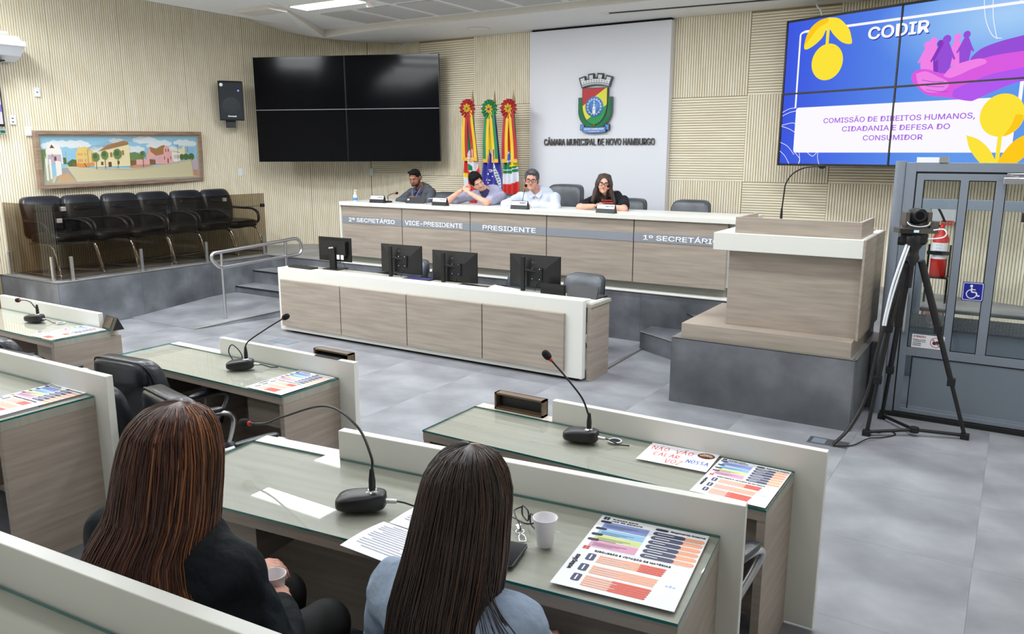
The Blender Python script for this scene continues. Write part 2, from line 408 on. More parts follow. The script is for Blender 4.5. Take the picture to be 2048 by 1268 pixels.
struct('floor', MB().box(-11.3, 1.65, -3.5, 10.5, -.2, -.004), M['joint'])
FL = bpy.data.objects['floor']
tm = MB().box(-.4395, .4395, -.4395, .4395, -.004, 0).mesh('floor_tile', M['floor'])
k = 0
for i in range(-13, 2):
    for j in range(-4, 12):
        x, y = .44 + .88 * i, .60 + .88 * j
        if x > 1.6 or y > 8.6 or (x < -9.9 and y > 5): continue
        if x < -10.9: x = x
        link('floor_tile', tm, FL, (x, y, 0)); k += 1
# ceiling: soffit sloping up to the side wall, recessed tray
TE = [(-7.9, -3.4, 4.0), (-7.9, 3.0, 4.0), (-7.9, 5.0, 3.98), (-7.9, 6.2, 3.96), (-7.95, 7.1, 3.95), (-8.35, 7.8, 3.91), (-8.62, 8.3, 3.88), (-8.8, 8.6, 3.86), (-9.04, 9.03, 3.83)]
vs = []; fs = []
sset = list(np.linspace(0, _S[-1], 90)); mb = MB()
s_l = s_of(-10.25, 9.93)
prev = None
for s in sset:
    x, y, n = wall_at(s, -.02); z = float(np.interp(s, _S, _Z))
    if s < s_l:
        ti = float(np.interp(s, [0, s_of(-11.15, 3.0), s_of(-11.15, 5.0), s_of(-11.16, 6.2), s_of(-11.14, 7.4), s_of(-11.06, 8.5), s_of(-10.93, 9.08), s_of(-10.7, 9.55), s_l], range(9)))
        i0 = min(int(ti), 7); f = ti - i0; t = tuple(TE[i0][c] * (1 - f) + TE[i0 + 1][c] * f for c in range(3))
    elif x > -9.0 and x < .2 and y > 9: t = (max(x, -9.04), 9.03, 3.87 if x > -8 else 3.83 + .04 * (x + 9.04) / 1.04)
    elif x <= -9.0: t = TE[8]
    else: t = (.3, min(y, 9.03), 3.87)
    cur = ((x, y, z), t)
    if prev: mb.add([prev[0], cur[0], cur[1], prev[1]], [(0, 1, 2, 3)], 0); mb.add([prev[1], cur[1], (cur[1][0], cur[1][1], TRAY_Z + .06), (prev[1][0], prev[1][1], TRAY_Z + .06)], [(0, 1, 2, 3)], 1)
    prev = cur
mb.box(-9.2, .45, -3.5, 9.15, TRAY_Z, TRAY_Z + .1, 0)
ceil = struct('ceiling', mb, [M['ceil'], M['ceil2']])
# perforated ceiling panels
m, nt, b = _nt('perforated_plaster'); N = nt.nodes; L = nt.links
tc = N.new('ShaderNodeTexCoord'); mp = N.new('ShaderNodeMapping'); mp.inputs['Scale'].default_value = (34, 34, 0)
fr = N.new('ShaderNodeVectorMath'); fr.operation = 'FRACTION'; ds = N.new('ShaderNodeVectorMath'); ds.operation = 'DISTANCE'; ds.inputs[1].default_value = (.5, .5, 0)
lt = N.new('ShaderNodeMath'); lt.operation = 'LESS_THAN'; lt.inputs[1].default_value = .27
mx = N.new('ShaderNodeMix'); mx.data_type = 'RGBA'; mx.inputs[6].default_value = (*srgb(206, 206, 204), 1); mx.inputs[7].default_value = (*srgb(120, 120, 118), 1)
L.new(tc.outputs['Object'], mp.inputs[0]); L.new(mp.outputs[0], fr.inputs[0]); L.new(fr.outputs[0], ds.inputs[0]); L.new(ds.outputs['Value'], lt.inputs[0])
L.new(lt.outputs[0], mx.inputs[0]); L.new(mx.outputs[2], b.inputs['Base Color']); b.inputs['Roughness'].default_value = .9; M['perf'] = m
pm = MB().box(-.27, .27, -.45, .45, -.012, .002).mesh('perforated_panel', M['perf'])
for j, yc in enumerate((8.46, 7.46, 6.46)):
    for i in range(12):
        x = -8.46 + i * .65 + (0 if j == 0 else 0)
        if x - .3 < -9.04 + (9.03 - yc + .4) * .565: continue
        if any(abs(fx - x) < .9 and abs(fy - yc) < .6 for fx, fy in FIX): continue
        link('perforated_panel', pm, ceil, (x, yc, TRAY_Z))
# lamps
lm = emit_mat('lamp_diffuser', (1, 1, 1), 3.2)
lt0 = None
for i, (x, y) in enumerate(FIX):
    if lt0 is None:
        lt0 = thing('ceiling_lamp', 'long rectangular fluorescent ceiling lamp above the switched-off screens', 'lamp', (x, y, TRAY_Z), 0, None)
        part('lamp_frame', MB().box(-.515, .515, -.155, .155, -.02, .0), M['white'], lt0); part('diffuser', MB().box(-.5, .5, -.14, .14, -.028, -.021), lm, lt0)
    else: dup(lt0, (x, y, TRAY_Z), 0, 'rectangular fluorescent ceiling lamp outside the picture', 'ceiling lamps over the hall').scale = (1.2, 1, 1)
for (x, y) in FIXL: dup(lt0, (x, y, 4.38), 0, 'rectangular fluorescent ceiling lamp outside the picture', 'ceiling lamps over the hall').scale = (1.2, 1, 1)
# ceiling details
t = thing('smoke_detector', 'small round smoke detector with a red light on the ceiling', 'detector', (-7.02, 7.80, TRAY_Z))
part('housing', MB().lathe([(.06, -.0), (.062, -.02), (.045, -.045), (.02, -.05)], 20), M['white'], t); part('indicator_light', MB().ell((.02, -.045, -.035), (.009, .009, .009)), M['redled'], t)
t = thing('ceiling_speaker', 'flush round ceiling loudspeaker left of the white wall board', 'speaker', (-6.74, 9.74, 3.87))
part('grille', MB().lathe([(.16, 0), (.16, -.006), (.15, -.008), (.0001, -.008)], 32), M['ceil'], t); part('rim', MB().tube([(.163 * math.cos(a * PI / 16), .163 * math.sin(a * PI / 16), -.004) for a in range(32)], .004, 6, closed=True), M['ceil2'], t)
t = thing('slot_diffuser', 'long black slot air diffuser in the ceiling above the white board', 'air vent', (-3.4, 9.62, 3.87), R(5))
part('slot', MB().box(-1.2, 1.5, -.03, .03, -.010, .0), M['darkgap'], t); part('slot_frame', MB().box(-1.3, 1.55, .10, .115, -.003, 0), M['ceil2'], t); part('slot_frame', MB().box(-1.3, 1.55, -.045, -.03, -.006, 0), M['white'], t)
mb = MB().box(-8.75, -8.15, 7.2, 7.5, 3.9, 4.2); o = struct('trim_1', mb, M['ceil2'])
# white board on the back wall
mb = MB().box(-6.19, -4.05, 10.24, 10.345, .585, 3.84)
struct('trim_2', mb, M['white_panel'], bevel=.003)
struct('gap_shade_strip', MB().box(-6.17, -4.07, 10.27, 10.34, 3.84, 3.87), M['darkgap'])  # dark strip painting the shade of the gap between board and ceiling

# ---------------------------------------------------------------- raised platforms
DZ = .585
def platform(x0, x1, y0, y1, z1=DZ, z0=-.003):
    return struct('platform', MB().box(x0, x1, y0, y1, z0, z1 - .012), M['cement'])
def top(parent, x0, x1, y0, y1, z=DZ): part('deck', MB().box(x0, x1, y0, y1, z - .012, z), M['floor'], parent)
def clad(parent, a, b, z0, z1, wd=1.2, n=(0, -1)):
    """upright cladding panels along a-b, standing 8 mm proud"""
    a, b = Vector(a), Vector(b); L_ = (b - a).length; k = max(1, int(round(L_ / wd))); t = (b - a).normalized(); nn = Vector(n)
    for i in range(k):
        p = a + t * (L_ * i / k + .001); q = a + t * (L_ * (i + 1) / k - .001)
        mb = MB().prism([tuple(p), tuple(q), tuple(q + nn * .008), tuple(p + nn * .008)], z0, z1)
        part('cladding_panel', mb, M['cement'], parent)
def nosing(parent, a, b, z, n=(0, -1), m='edge_metal', wd=.012):
    a, b = Vector(a), Vector(b); nn = Vector(n)
    part('nosing', MB().prism([tuple(a - nn * .02), tuple(b - nn * .02), tuple(b + nn * wd), tuple(a + nn * wd)], z - .004, z + .002), M[m], parent)
pl = platform(-11.2, -9.79, 5.11, 8.40); top(pl, -11.2, -9.79, 5.11, 8.40)
clad(pl, (-9.79, 5.11), (-9.79, 8.40), 0, .573, 1.15, (1, 0)); clad(pl, (-11.2, 5.11), (-9.79, 5.11), 0, .573, 1.4)
nosing(pl, (-9.79, 5.11), (-9.79, 8.40), DZ, (1, 0)); nosing(pl, (-11.2, 5.11), (-9.79, 5.11), DZ)
p2 = platform(-11.2, -.87, 8.40, 10.5); top(p2, -11.2, -.87, 8.40, 10.5)
clad(p2, (-8.1, 8.40), (-2.43, 8.40), 0, .573, 1.15); nosing(p2, (-9.77, 8.40), (-8.27, 8.40), DZ, wd=.02)
part('edge_ledge', MB().box(-8.25, -2.43, 8.375, 8.53, DZ - .006, DZ + .010), M['white'], p2, .002)
p3 = platform(-.87, 1.5, 9.13, 10.5); top(p3, -.87, 1.5, 9.13, 10.5)
p4 = platform(-2.43, -.94, 6.45, 8.40); top(p4, -2.43, -.94, 6.45, 8.40)
clad(p4, (-2.43, 6.45), (-.94, 6.45), 0, .573, 2.2); clad(p4, (-2.43, 8.4), (-2.43, 6.45), 0, .573, 2.2, (-1, 0)); clad(p4, (-.94, 6.45), (-.94, 7.2), 0, .573, 2, (1, 0))
nosing(p4, (-2.43, 6.45), (-.94, 6.45), DZ); nosing(p4, (-.94, 6.45), (-.94, 7.2), DZ, (1, 0))
p5 = platform(-.94, -.87, 7.2, 8.40); top(p5, -.94, -.87, 7.2, 8.40)
# left stair and ramp
st = struct('steps', MB().box(-9.78, -8.1, 7.71, 8.39, -.003, .19).box(-9.78, -8.1, 8.05, 8.39, .19, .385), M['cement'])
for (y, z) in ((7.71, .197), (8.05, .392)):
    part('tread', MB().box(-9.78, -8.1, y - .012, y + .36 if z < .3 else 8.39, z - .012, z), M['floor'], st); part('nosing', MB().box(-9.78, -8.1, y - .016, y - .008, z - .016, z + .001), M['rubber'], st)
mb = MB().prism([(6.0, 0.002), (7.3, .10), (7.70, .10), (7.70, 0.002)], 0, 1)
mb.v = [(-9.78 + v[2] * 1.3 + (v[0] - 6.0) * .27 * v[2], v[0], v[1]) for v in mb.v]
rp = struct('ramp', mb, M['floor'])
part('ramp_edging', MB().tube([(-8.475, 6.02, .006), (-8.12, 7.3, .103), (-8.02, 7.69, .103)], .009, 6), M['edge_metal'], rp)
# right stair
mb = MB().prism([(-3.42, 8.40), (-3.42, 8.07), (-2.93, 7.80), (-2.44, 7.66), (-2.44, 8.40)], 0, .2); mb.prism([(-3.0, 8.40), (-2.82, 8.2), (-2.44, 8.02), (-2.44, 8.40)], .2, .39)
st2 = struct('steps', mb, M['cement'])
part('nosing', MB().tube([(-3.42, 8.07, .2), (-2.93, 7.80, .2), (-2.44, 7.66, .2)], .007, 6), M['edge_metal'], st2)
part('nosing', MB().tube([(-3.0, 8.39, .39), (-2.82, 8.2, .39), (-2.44, 8.02, .39)], .007, 6), M['rubber'], st2)
mb = MB().prism([(-3.42, 6.9), (-3.40, 8.05), (-4.3, 8.39), (-7.9, 8.39), (-7.9, 7.7), (-4.4, 7.2)], .0, .006)
rp2 = struct('ramp', mb, M['floor']); part('ramp_edging', MB().tube([(-3.34, 6.75, .008), (-3.39, 8.05, .008)], .011, 6), M['edge_metal'], rp2)
# tiers behind the front row of desks
struct('platform', MB().prism([(-11.1, 1.02), (-.52, 1.02), (-.52, 2.43), (-2.85, 2.2), (-11.1, 2.2)], -.003, .17), M['cement'])
struct('platform', MB().box(-11.1, -.40, -3.4, 1.02, -.003, .34), M['cement'])
# wooden door edge at the left
dr = struct('door_1', MB().box(-11.2, -11.13, 4.83, 4.96, .0, 2.1), M['doorwood'])
part('door_frame', MB().box(-11.22, -11.10, 4.96, 5.04, 0, 2.2), M['doorwood'], dr)
part('wall_strip', MB().box(-11.2, -11.145, 4.8, 5.04, 2.2, 4.86), M['slat'], wall_left)
# ---------------------------------------------------------------- furniture
def president_bench():
    t = thing('bench_desk', 'long raised taupe wood desk with white top and grey lettered band, below the screens', 'desk', (0, 0, DZ))
    y = 8.42; z0 = .105; zt = .825
    xs = [-8.24, -7.125, -5.98, -4.84, -3.69, -2.6]
    part('carcass', MB().box(-8.2, -2.62, 8.46, 8.5, z0 + .02, zt), M['darkgap'], t)
    for a, b in zip(xs[:-1], xs[1:]):
        p = part('front_panel', MB().box(a + .006, b - .006, y, y + .04, z0, zt), M['wood'], t, .002)
        part('metal_band', MB().box(a + .006, b - .006, y - .004, y, .575, .675), M['alu'], p)
    part('plinth', MB().box(-8.2, -2.62, 8.53, 8.6, 0.01, z0 + .02), mat('grey_green_plinth', srgb(150, 152, 144), .5), t)
    part('top', MB().box(-8.27, -2.42, 8.39, 8.68, zt, zt + .055), M['white'], t, .003)
    part('side_panel', MB().box(-8.27, -8.245, 8.40, 9.2, 0, zt), M['white'], t, .002)
    part('work_surface', MB().box(-8.24, -2.45, 8.68, 9.2, .845, .8785), M['white'], t)
    part('back_board', MB().box(-8.24, -2.45, 8.50, 8.53, .12, zt), M['white'], t)
    for nm, x0, x1 in (('2º SECRETÁRIO', -8.11, -7.25), ('VICE-PRESIDENTE', -7.07, -6.10), ('PRESIDENTE', -5.78, -4.99), ('1º SECRETÁRIO', -3.57, -2.68)):
        mb = MB().set(frame((x0, y - .0045, .598), (1, 0, 0), (0, -1, 0))); text(mb, nm, 0, 0, x1 - x0, .062 if 'Á' not in nm else .072, 0, 0, .014)
        part('lettering', mb, M['text_white'], t)
    return t
president_bench()

def clerk_bench():
    t = thing('clerk_desk', 'long low white-framed desk with four taupe wood panels below the raised desk', 'desk', (0, 0, 0), 0)
    y0 = 6.53
    part('front_frame', MB().box(-7.50, -3.35, y0, y0 + .07, .03, .79), M['white'], t, .003)
    xs = [-7.43, -6.445, -5.465, -4.475, -3.53]
    part('panel_backing', MB().box(-7.42, -3.54, y0 - .004, y0, .1, .65), M['darkgap'], t)
    for a, b in zip(xs[:-1], xs[1:]): part('front_panel', MB().box(a + .006, b - .006, y0 - .04, y0 - .004, .09, .655), M['wood'], t, .0015)
    part('work_surface', MB().box(-7.48, -3.29, y0 + .07, 7.02, .72, .752), M['woodtop'], t, .002)
    part('side_panel', MB().box(-3.34, -3.30, y0 + .07, 7.0, 0, .72), M['wood'], t, .002); part('side_panel', MB().box(-7.48, -7.44, y0 + .07, 7.0, 0, .72), M['wood'], t, .002)
    part('plinth', MB().box(-7.33, -3.42, y0 + .03, y0 + .12, 0, .06), M['darkgap'], t)
    part('top_cap', MB().box(-7.50, -3.35, y0 + .06, y0 + .16, .752, .79), M['white'], t, .003)
    return t
clerk_bench()

def lectern():
    t = thing('lectern', 'large taupe wood speaking lectern with a thick white band, on its own grey platform', 'lectern', (-1.5, 6.64, DZ))
    part('base_step', MB().box(-.86, .52, -.17, .95, 0, .125), M['wood'], t, .002)
    part('body', MB().box(-.53, .54, .0, .92, .125, .78), M['wood'], t, .002)
    part('white_band', MB().box(-.64, .53, -.10, .88, .77, .915), M['white'], t, .003)
    # upper rim: four low boards round the reading surface
    part('rim_board', MB().box(-.48, .50, -.04, -.015, .915, 1.045), M['wood'], t, .0015)
    part('rim_board', MB().box(-.48, -.455, -.015, .55, .915, 1.045), M['wood'], t, .0015)
    part('rim_board', MB().box(.475, .50, -.015, .55, .915, 1.045), M['wood'], t, .0015)
    part('side_board', MB().box(.53, .548, -.10, .90, .125, .915), M['wood'], t, .001)
    part('reading_surface', MB().box(-.455, .475, -.015, .85, .915, .935), M['woodtop'], t)
lectern()

# ------------- member desks
def member_desk(label, loc, rz, Lg=1.74, D=.455, x_panel=-1.385, xe=.13):
    """origin = front (audience side) right corner of the top on the floor; x to the right, y to the stage"""
    t = thing('member_desk', label, 'desk', loc, rz)
    zt = .75
    part('top', MB().box(-Lg, 0, 0, D, zt - .045, zt), M['woodtop'], t, .0015)
    part('apron', MB().box(-Lg, 0, -.004, .004, zt - .045, zt - .001), M['wood'], t)
    part('side_panel', MB().box(-.035, 0, 0, D + (.02 if xe > 0 else .085), 0, zt - .0455), M['wood'], t, .001)
    part('side_panel', MB().box(-Lg, -Lg + .04, 0, D, 0, zt - .045), M['wood'], t, .001)
    part('partition', MB().box(-Lg * .52, -Lg * .52 + .02, .12, D - .03, .1, zt - .045), M['wood'], t)
    part('modesty_panel', MB().box(-Lg + .04, -.035, D - .03, D - .01, .02, zt - .045), M['wood'], t)
    part('under_shelf', MB().box(-.44, -.05, .1, D - .06, .50, .70), M['wood'], t); part('under_shelf', MB().box(-Lg + .05, -Lg + .42, .1, D - .06, .50, .70), M['wood'], t)
    part('rear_strip', MB().box(-Lg, x_panel - .002 if xe > 0 else -.036, D, D + .085, zt - .09, zt + .004), M['woodtop_light'], t, .001)
    part('white_screen', MB().box(x_panel + (.0), xe, D + .003, D + .043, 0.02, zt + .125), M['white'], t, .003)
    g = MB().add([(x, y, z) for z in (zt + .0008, zt + .0100) for (x, y) in ((-Lg + .002, -.012), (.002, -.012), (.002, D - .002), (-Lg + .002, D - .002))],
                 [(0, 3, 2, 1), (4, 5, 6, 7)], 0)
    g.add(g.v[:], [(0, 1, 5, 4), (1, 2, 6, 5), (2, 3, 7, 6), (3, 0, 4, 7)], 1)
    part('glass_sheet', g, [M['glasstop'], M['glassedge']], t)
    return t
member_desk('member desk beside the tripod aisle with the handwritten protest sheet on it', (-.718, 3.03, 0), 0, 1.74, .46, -1.245)
member_desk('front-row member desk holding one microphone, left of the long dark-haired girl', (-3.505, 3.035, 0), 0, 1.73, .455, -1.15)
member_desk('farthest left member desk, next to the glazed visitor platform', (-6.03, 3.06, 0), 0, 1.73, .455, -1.73, -.157)
member_desk('near member desk with the papers, glasses and plastic cup on it', (-.645, 1.845, .17), R(6.5), 2.0, .54, -1.54, .075)
member_desk('member desk at the left picture edge, in front of the empty black chairs', (-3.885, 1.69, .17), R(1.5), 1.74, .46, -1.6, .11)
member_desk('nearest member desk cut off by the lower left picture corner', (-.65, .50, .34), R(4.8), 2.4, .45, -2.4)

# ------------- chairs
def cushion(w, d, t, e=.32, fn=None, mb=None, c=(0, 0, 0), m=0, nu=28, nv=14):
    mb = mb or MB(); return mb.ell(c, (w / 2, d / 2, t / 2), m, e, nu, nv, fn)
def seams(pts_list, r=.004):
    mb = MB()
    for p in pts_list: mb.tube(p, r, 5)
    return mb
def visitor_chair():
    """cantilever armchair; origin on the floor under the seat, faces -y"""
    t = thing('visitor_chair', 'x', 'chair')
    part('seat', cushion(.50, .52, .13, .4, lambda x, y, z: (x, y, z + .02 * math.cos(x * 5) - .04 * max(0, -y - .1) * 2), c=(0, -.02, .46)), M['leather'], t)
    def bend(x, y, z): return (x * (1 - .10 * max(0, z)), y + .10 * z + .10 * x * x * 2 - .035 * math.cos(z * 7), z)
    b = part('backrest', cushion(.52, .11, .56, .35, bend, c=(0, .25, .72)), M['leather'], t)
    part('head_pad', cushion(.34, .05, .07, .45, None, c=(0, .195, .83)), M['leather'], b)
    part('seam_line', seams([[(s * .12 + 0, .19 + .0, .52), (s * .115, .185, .62), (s * .11, .20, .76)] for s in (-1, 1)]), M['leather_grey'], b)
    for s in (-1, 1):
        part('armrest', MB().tube(catmull([(s * .27, .20, .70), (s * .30, .08, .69), (s * .305, -.1, .68), (s * .30, -.2, .62), (s * .285, -.22, .50), (s * .26, -.16, .44)], 6), .019, 8), M['leather'], t)
        part('leg', MB().tube(catmull([(s * .25, .18, .40), (s * .25, -.10, .40), (s * .255, -.20, .37), (s * .26, -.25, .25), (s * .265, -.30, .03), (s * .26, -.26, .014), (s * .26, .25, .014)], 6), .012, 8), M['chrome'], t)
    part('cross_bar', MB().tube([(-.26, .25, .014), (.26, .25, .014)], .012, 8), M['chrome'], t)
    return t
vc = visitor_chair(); vc.scale = (1.15, 1.12, 1)
vpos = [(-10.62, 5.65, 'first black leather chair behind the tinted glass, nearest the painting corner'), (-10.60, 6.18, 'second black leather chair from the left behind the tinted glass'),
        (-10.58, 6.71, 'third black leather chair from the left behind the tinted glass'), (-10.56, 7.24, 'fourth black leather chair from the left behind the tinted glass'),
        (-10.54, 7.77, 'fifth black leather chair from the left behind the tinted glass'), (-10.52, 8.30, 'last black leather chair on the right of the row behind the tinted glass')]
for i, (x, y, lb) in enumerate(vpos):
    if i == 0: vc.location = (x, y, DZ); vc.rotation_euler = (0, 0, R(98)); vc['label'] = lb; vc['group'] = 'black visitor chairs behind the glass'
    else: dup(vc, (x, y, DZ), R(98 + (0, 3, -2, 2, -1, 3)[i]), lb, 'black visitor chairs behind the glass')

def office_chair(h=.62, grey=True, wd=.52, chrome_arms=False, folds=5, sh=.46):
    t = thing('office_chair', 'x', 'chair'); ml = M['leather_grey'] if grey else M['leather']
    part('seat', cushion(.52, .50, .12, .4, None, c=(0, -.02, sh)), ml, t)
    def bend(x, y, z): return (x * (1 - .14 * max(0, z) / h), y + .12 * (z / h) * (z / h + .6) - .18 * x * x, z)
    zc = sh + .06 + h / 2
    b = part('backrest', cushion(wd, .12, h, .33, bend, c=(0, .24, zc)), ml, t)
    # wrapped headroll and gathered folds
    part('head_roll', cushion(wd * .86, .10, .16, .5, lambda x, y, z: (x, y - .18 * x * x, z), c=(0, .245 + .08, zc + h / 2 - .09)), ml, b)
    k = []
    for i in range(folds):
        x = (i - (folds - 1) / 2) * .075
        k.append([(x * 1.2, .20 + .10, zc + h * .46), (x, .18 + .075, zc + h * .36), (x * .8, .175 + .05, zc + h * .22)])
    part('fold_lines', seams(k, .0045), M['leather'], b)
    part('piping', MB().tube([bend(wd / 2 * .985 * math.copysign(abs(math.cos(a)) ** .33, math.cos(a)), .05, h / 2 * .985 * math.copysign(abs(math.sin(a)) ** .33, math.sin(a))) for a in [2 * PI * i / 64 for i in range(64)]], .006, 6, closed=True).set(), M['leather'], b, loc=(0, .24, zc))
    part('back_shell', cushion(wd * .93, .05, h * .93, .3, bend, c=(0, .285, zc)), M['leather'], t)
    for s in (-1, 1):
        a = part('armrest', MB().tube(catmull([(s * .27, .24, sh + .19), (s * .31, .10, sh + .215), (s * .32, -.12, sh + .21), (s * .31, -.2, sh + .15), (s * .26, -.12, sh - .02)], 6), .017, 8), M['steel'] if chrome_arms else M['black'], t)
        part('arm_pad', cushion(.055, .25, .03, .5, None, c=(s * .318, -.02, sh + .235)), M['leather'], a)
    part('column', MB().lathe([(.028, .08), (.028, sh - .06)], 14), M['black'], t)
    for i in range(5):
        a = 2 * PI * i / 5 + .3
        l = part('leg', MB().tube([(0, 0, .10), (.16 * math.cos(a), .16 * math.sin(a), .085), (.29 * math.cos(a), .29 * math.sin(a), .06)], [.025, .02, .014], 8), M['steel'] if chrome_arms else M['black'], t)
        part('castor', MB().lathe([(.024, -.012), (.026, 0), (.024, .012)], 12, axis='x'), M['blackmatte'], l, loc=(.29 * math.cos(a), .29 * math.sin(a), .027), rz=a + PI / 2)
    return t
oc = office_chair(.50, True, .52, False, 5, .42)
oc2 = office_chair(.35, True, .50, False, 5, .42)
lab = [((-7.32, 9.50, DZ), R(8), 'grey leather chair occupied by the man in the dark shirt'),
       ((-6.27, 9.50, DZ), R(6), 'grey leather chair behind the man resting his head on his hands'),
       ((-4.38, 9.48, DZ), R(-6), 'grey leather chair behind the woman in the black T-shirt'),
       ((-3.52, 9.55, DZ), R(2), 'empty grey leather chair between the woman and the lectern'),
       ((-6.40, 7.45, 0.006), R(168), 'grey chair behind the second monitor from the left'),
       ((-5.78, 7.50, 0.006), R(186), 'light grey chair back standing left of the third monitor'),
       ((-4.66, 7.50, 0.006), R(188), 'grey chair back left of the largest right-hand monitor'),
       ((-3.99, 7.50, 0.006), R(176), 'pleated grey chair back right of the right-hand monitor')]
for i, (p, rz, lb) in enumerate(lab):
    gr = 'grey chairs at the raised desk' if i < 4 else 'grey chairs at the clerks desk'
    rz = rz if i < 4 else rz + PI
    if i == 0: oc.location = p; oc.rotation_euler = (0, 0, rz); oc['label'] = lb; oc['group'] = gr
    elif i < 4: dup(oc, p, rz, lb, gr)
    elif i == 4: oc2.location = p; oc2.rotation_euler = (0, 0, rz); oc2['label'] = lb; oc2['group'] = gr
    else: dup(oc2, p, rz, lb, gr)
hb = office_chair(.62, True, .60, False, 3); hb.location = (-5.36, 9.52, DZ); hb.rotation_euler = (0, 0, R(-6)); hb['label'] = 'tall high-backed grey leather chair behind the man with glasses'
mc = office_chair(.445, False, .54, True, 0, .42)
lab = [((-4.28, 2.56, .0), R(188), 'black leather armchair directly behind the left white desk screen, partly hidden'),
       ((-3.60, 2.70, .0), R(168), 'black leather armchair with chrome armrest next to the red-haired girl'),
       ((-5.27, 2.70, .0), R(185), 'dark leather chair at the far left member desk'),
       ((-5.85, 2.85, .0), R(180), 'dark leather chair at the left picture edge, second behind the far left desk'),
       ((-4.55, 3.0, .0), R(185), 'black chair pushed under the front row desk with one microphone'),
       ((-1.98, 2.76, .0), R(176), 'chair whose grey top just shows above the near white desk screen'),
       ((-1.06, 2.85, .0), R(170), 'black chair with chrome arm seen between the two right-hand white screens')]
for i, (p, rz, lb) in enumerate(lab):
    if i == 0: mc.location = p; mc.rotation_euler = (0, 0, rz); mc['label'] = lb; mc['group'] = 'black chairs at the member desks'
    else: dup(mc, p, rz, lb, 'black chairs at the member desks')
gc = office_chair(.26, False, .44, False, 0, .40)
gc.location = (-1.07, 1.42, .17); gc.rotation_euler = (0, 0, R(176)); gc['label'] = 'black chair the long dark-haired girl sits on'
dup(gc, (-1.84, 1.12, .17), R(176), 'black chair the red-haired girl sits on')

# ------------- glass balustrade on the visitor platform
t = thing('glass_balustrade', 'brown tinted glass balustrade round the visitor platform on the left', 'balustrade', (0, 0, DZ))
for (a, b) in ((5.23, 6.75), (6.77, 8.44)):
    part('glass_pane', MB().box(-9.915, -9.905, a, b, .02, .76), M['tint'], t)
    part('glass_pane', MB().box(-9.915, -9.905, a, b, .765, .95), M['tint'], t)
part('glass_pane', MB().box(-11.12, -9.93, 5.215, 5.225, .02, .93), M['tint'], t)
for (x, y, rx) in ((-11.05, 5.20, 1), (-10.02, 5.20, 1), (-9.88, 5.34, 0), (-9.88, 6.28, 0), (-9.88, 7.30, 0), (-9.88, 8.34, 0)):
    p = part('glass_post', MB().box(-.02, .02, -.028, .0, .0, .30), M['steel'], t, .002, loc=(x + (0 if rx else .0), y, 0), rz=0 if rx else PI / 2)
    part('foot_plate', MB().box(-.05, .05, -.05, .03, 0, .008), M['steel'], p)
part('joint_strip', MB().box(-9.917, -9.903, 5.23, 8.44, .7595, .7655), M['rubber'], t)
for (y, z) in ((5.27, .72), (6.76, .74), (8.40, .74), (7.7, .86), (5.33, .86)):
    part('glass_clamp', MB().box(-9.93, -9.885, y - .03, y + .03, z, z + .05), M['steel'] if y < 6 or abs(y - 7.7) < .1 else M['rubber'], t, .002)
# ------------- handrail
t = thing('handrail', 'brushed steel tubular handrail loop beside the ramp and steps', 'handrail', (-8.52, 6.52, 0))
a = Vector((0, 0, 0)); d = Vector((.04, .93, 0))
def rp_(s, z): return (d.x * s, d.y * s, z)
part('rail_loop', MB().tube(catmull([rp_(-.12, .905), rp_(.3, .925), rp_(1.0, .96), rp_(1.28, .975), rp_(1.37, .93), rp_(1.40, .83), rp_(1.36, .765), rp_(1.26, .75), rp_(.9, .745), rp_(.1, .715), rp_(-.03, .72), rp_(-.09, .76), rp_(-.15, .83), rp_(-.15, .88)], 6), .023, 12, closed=True), M['steel'], t)
part('post', MB().tube([rp_(0, 0), rp_(0, .72)], .019, 14), M['steel'], t); part('post', MB().tube([rp_(1.1, .10), rp_(1.1, .95)], .019, 14), M['steel'], t)
part('post', MB().tube([rp_(0, .72), rp_(0, .9)], .017, 14), M['steel'], t); part('foot_flange', MB().lathe([(.045, 0), (.045, .008), (.02, .012)], 20), M['steel'], t)
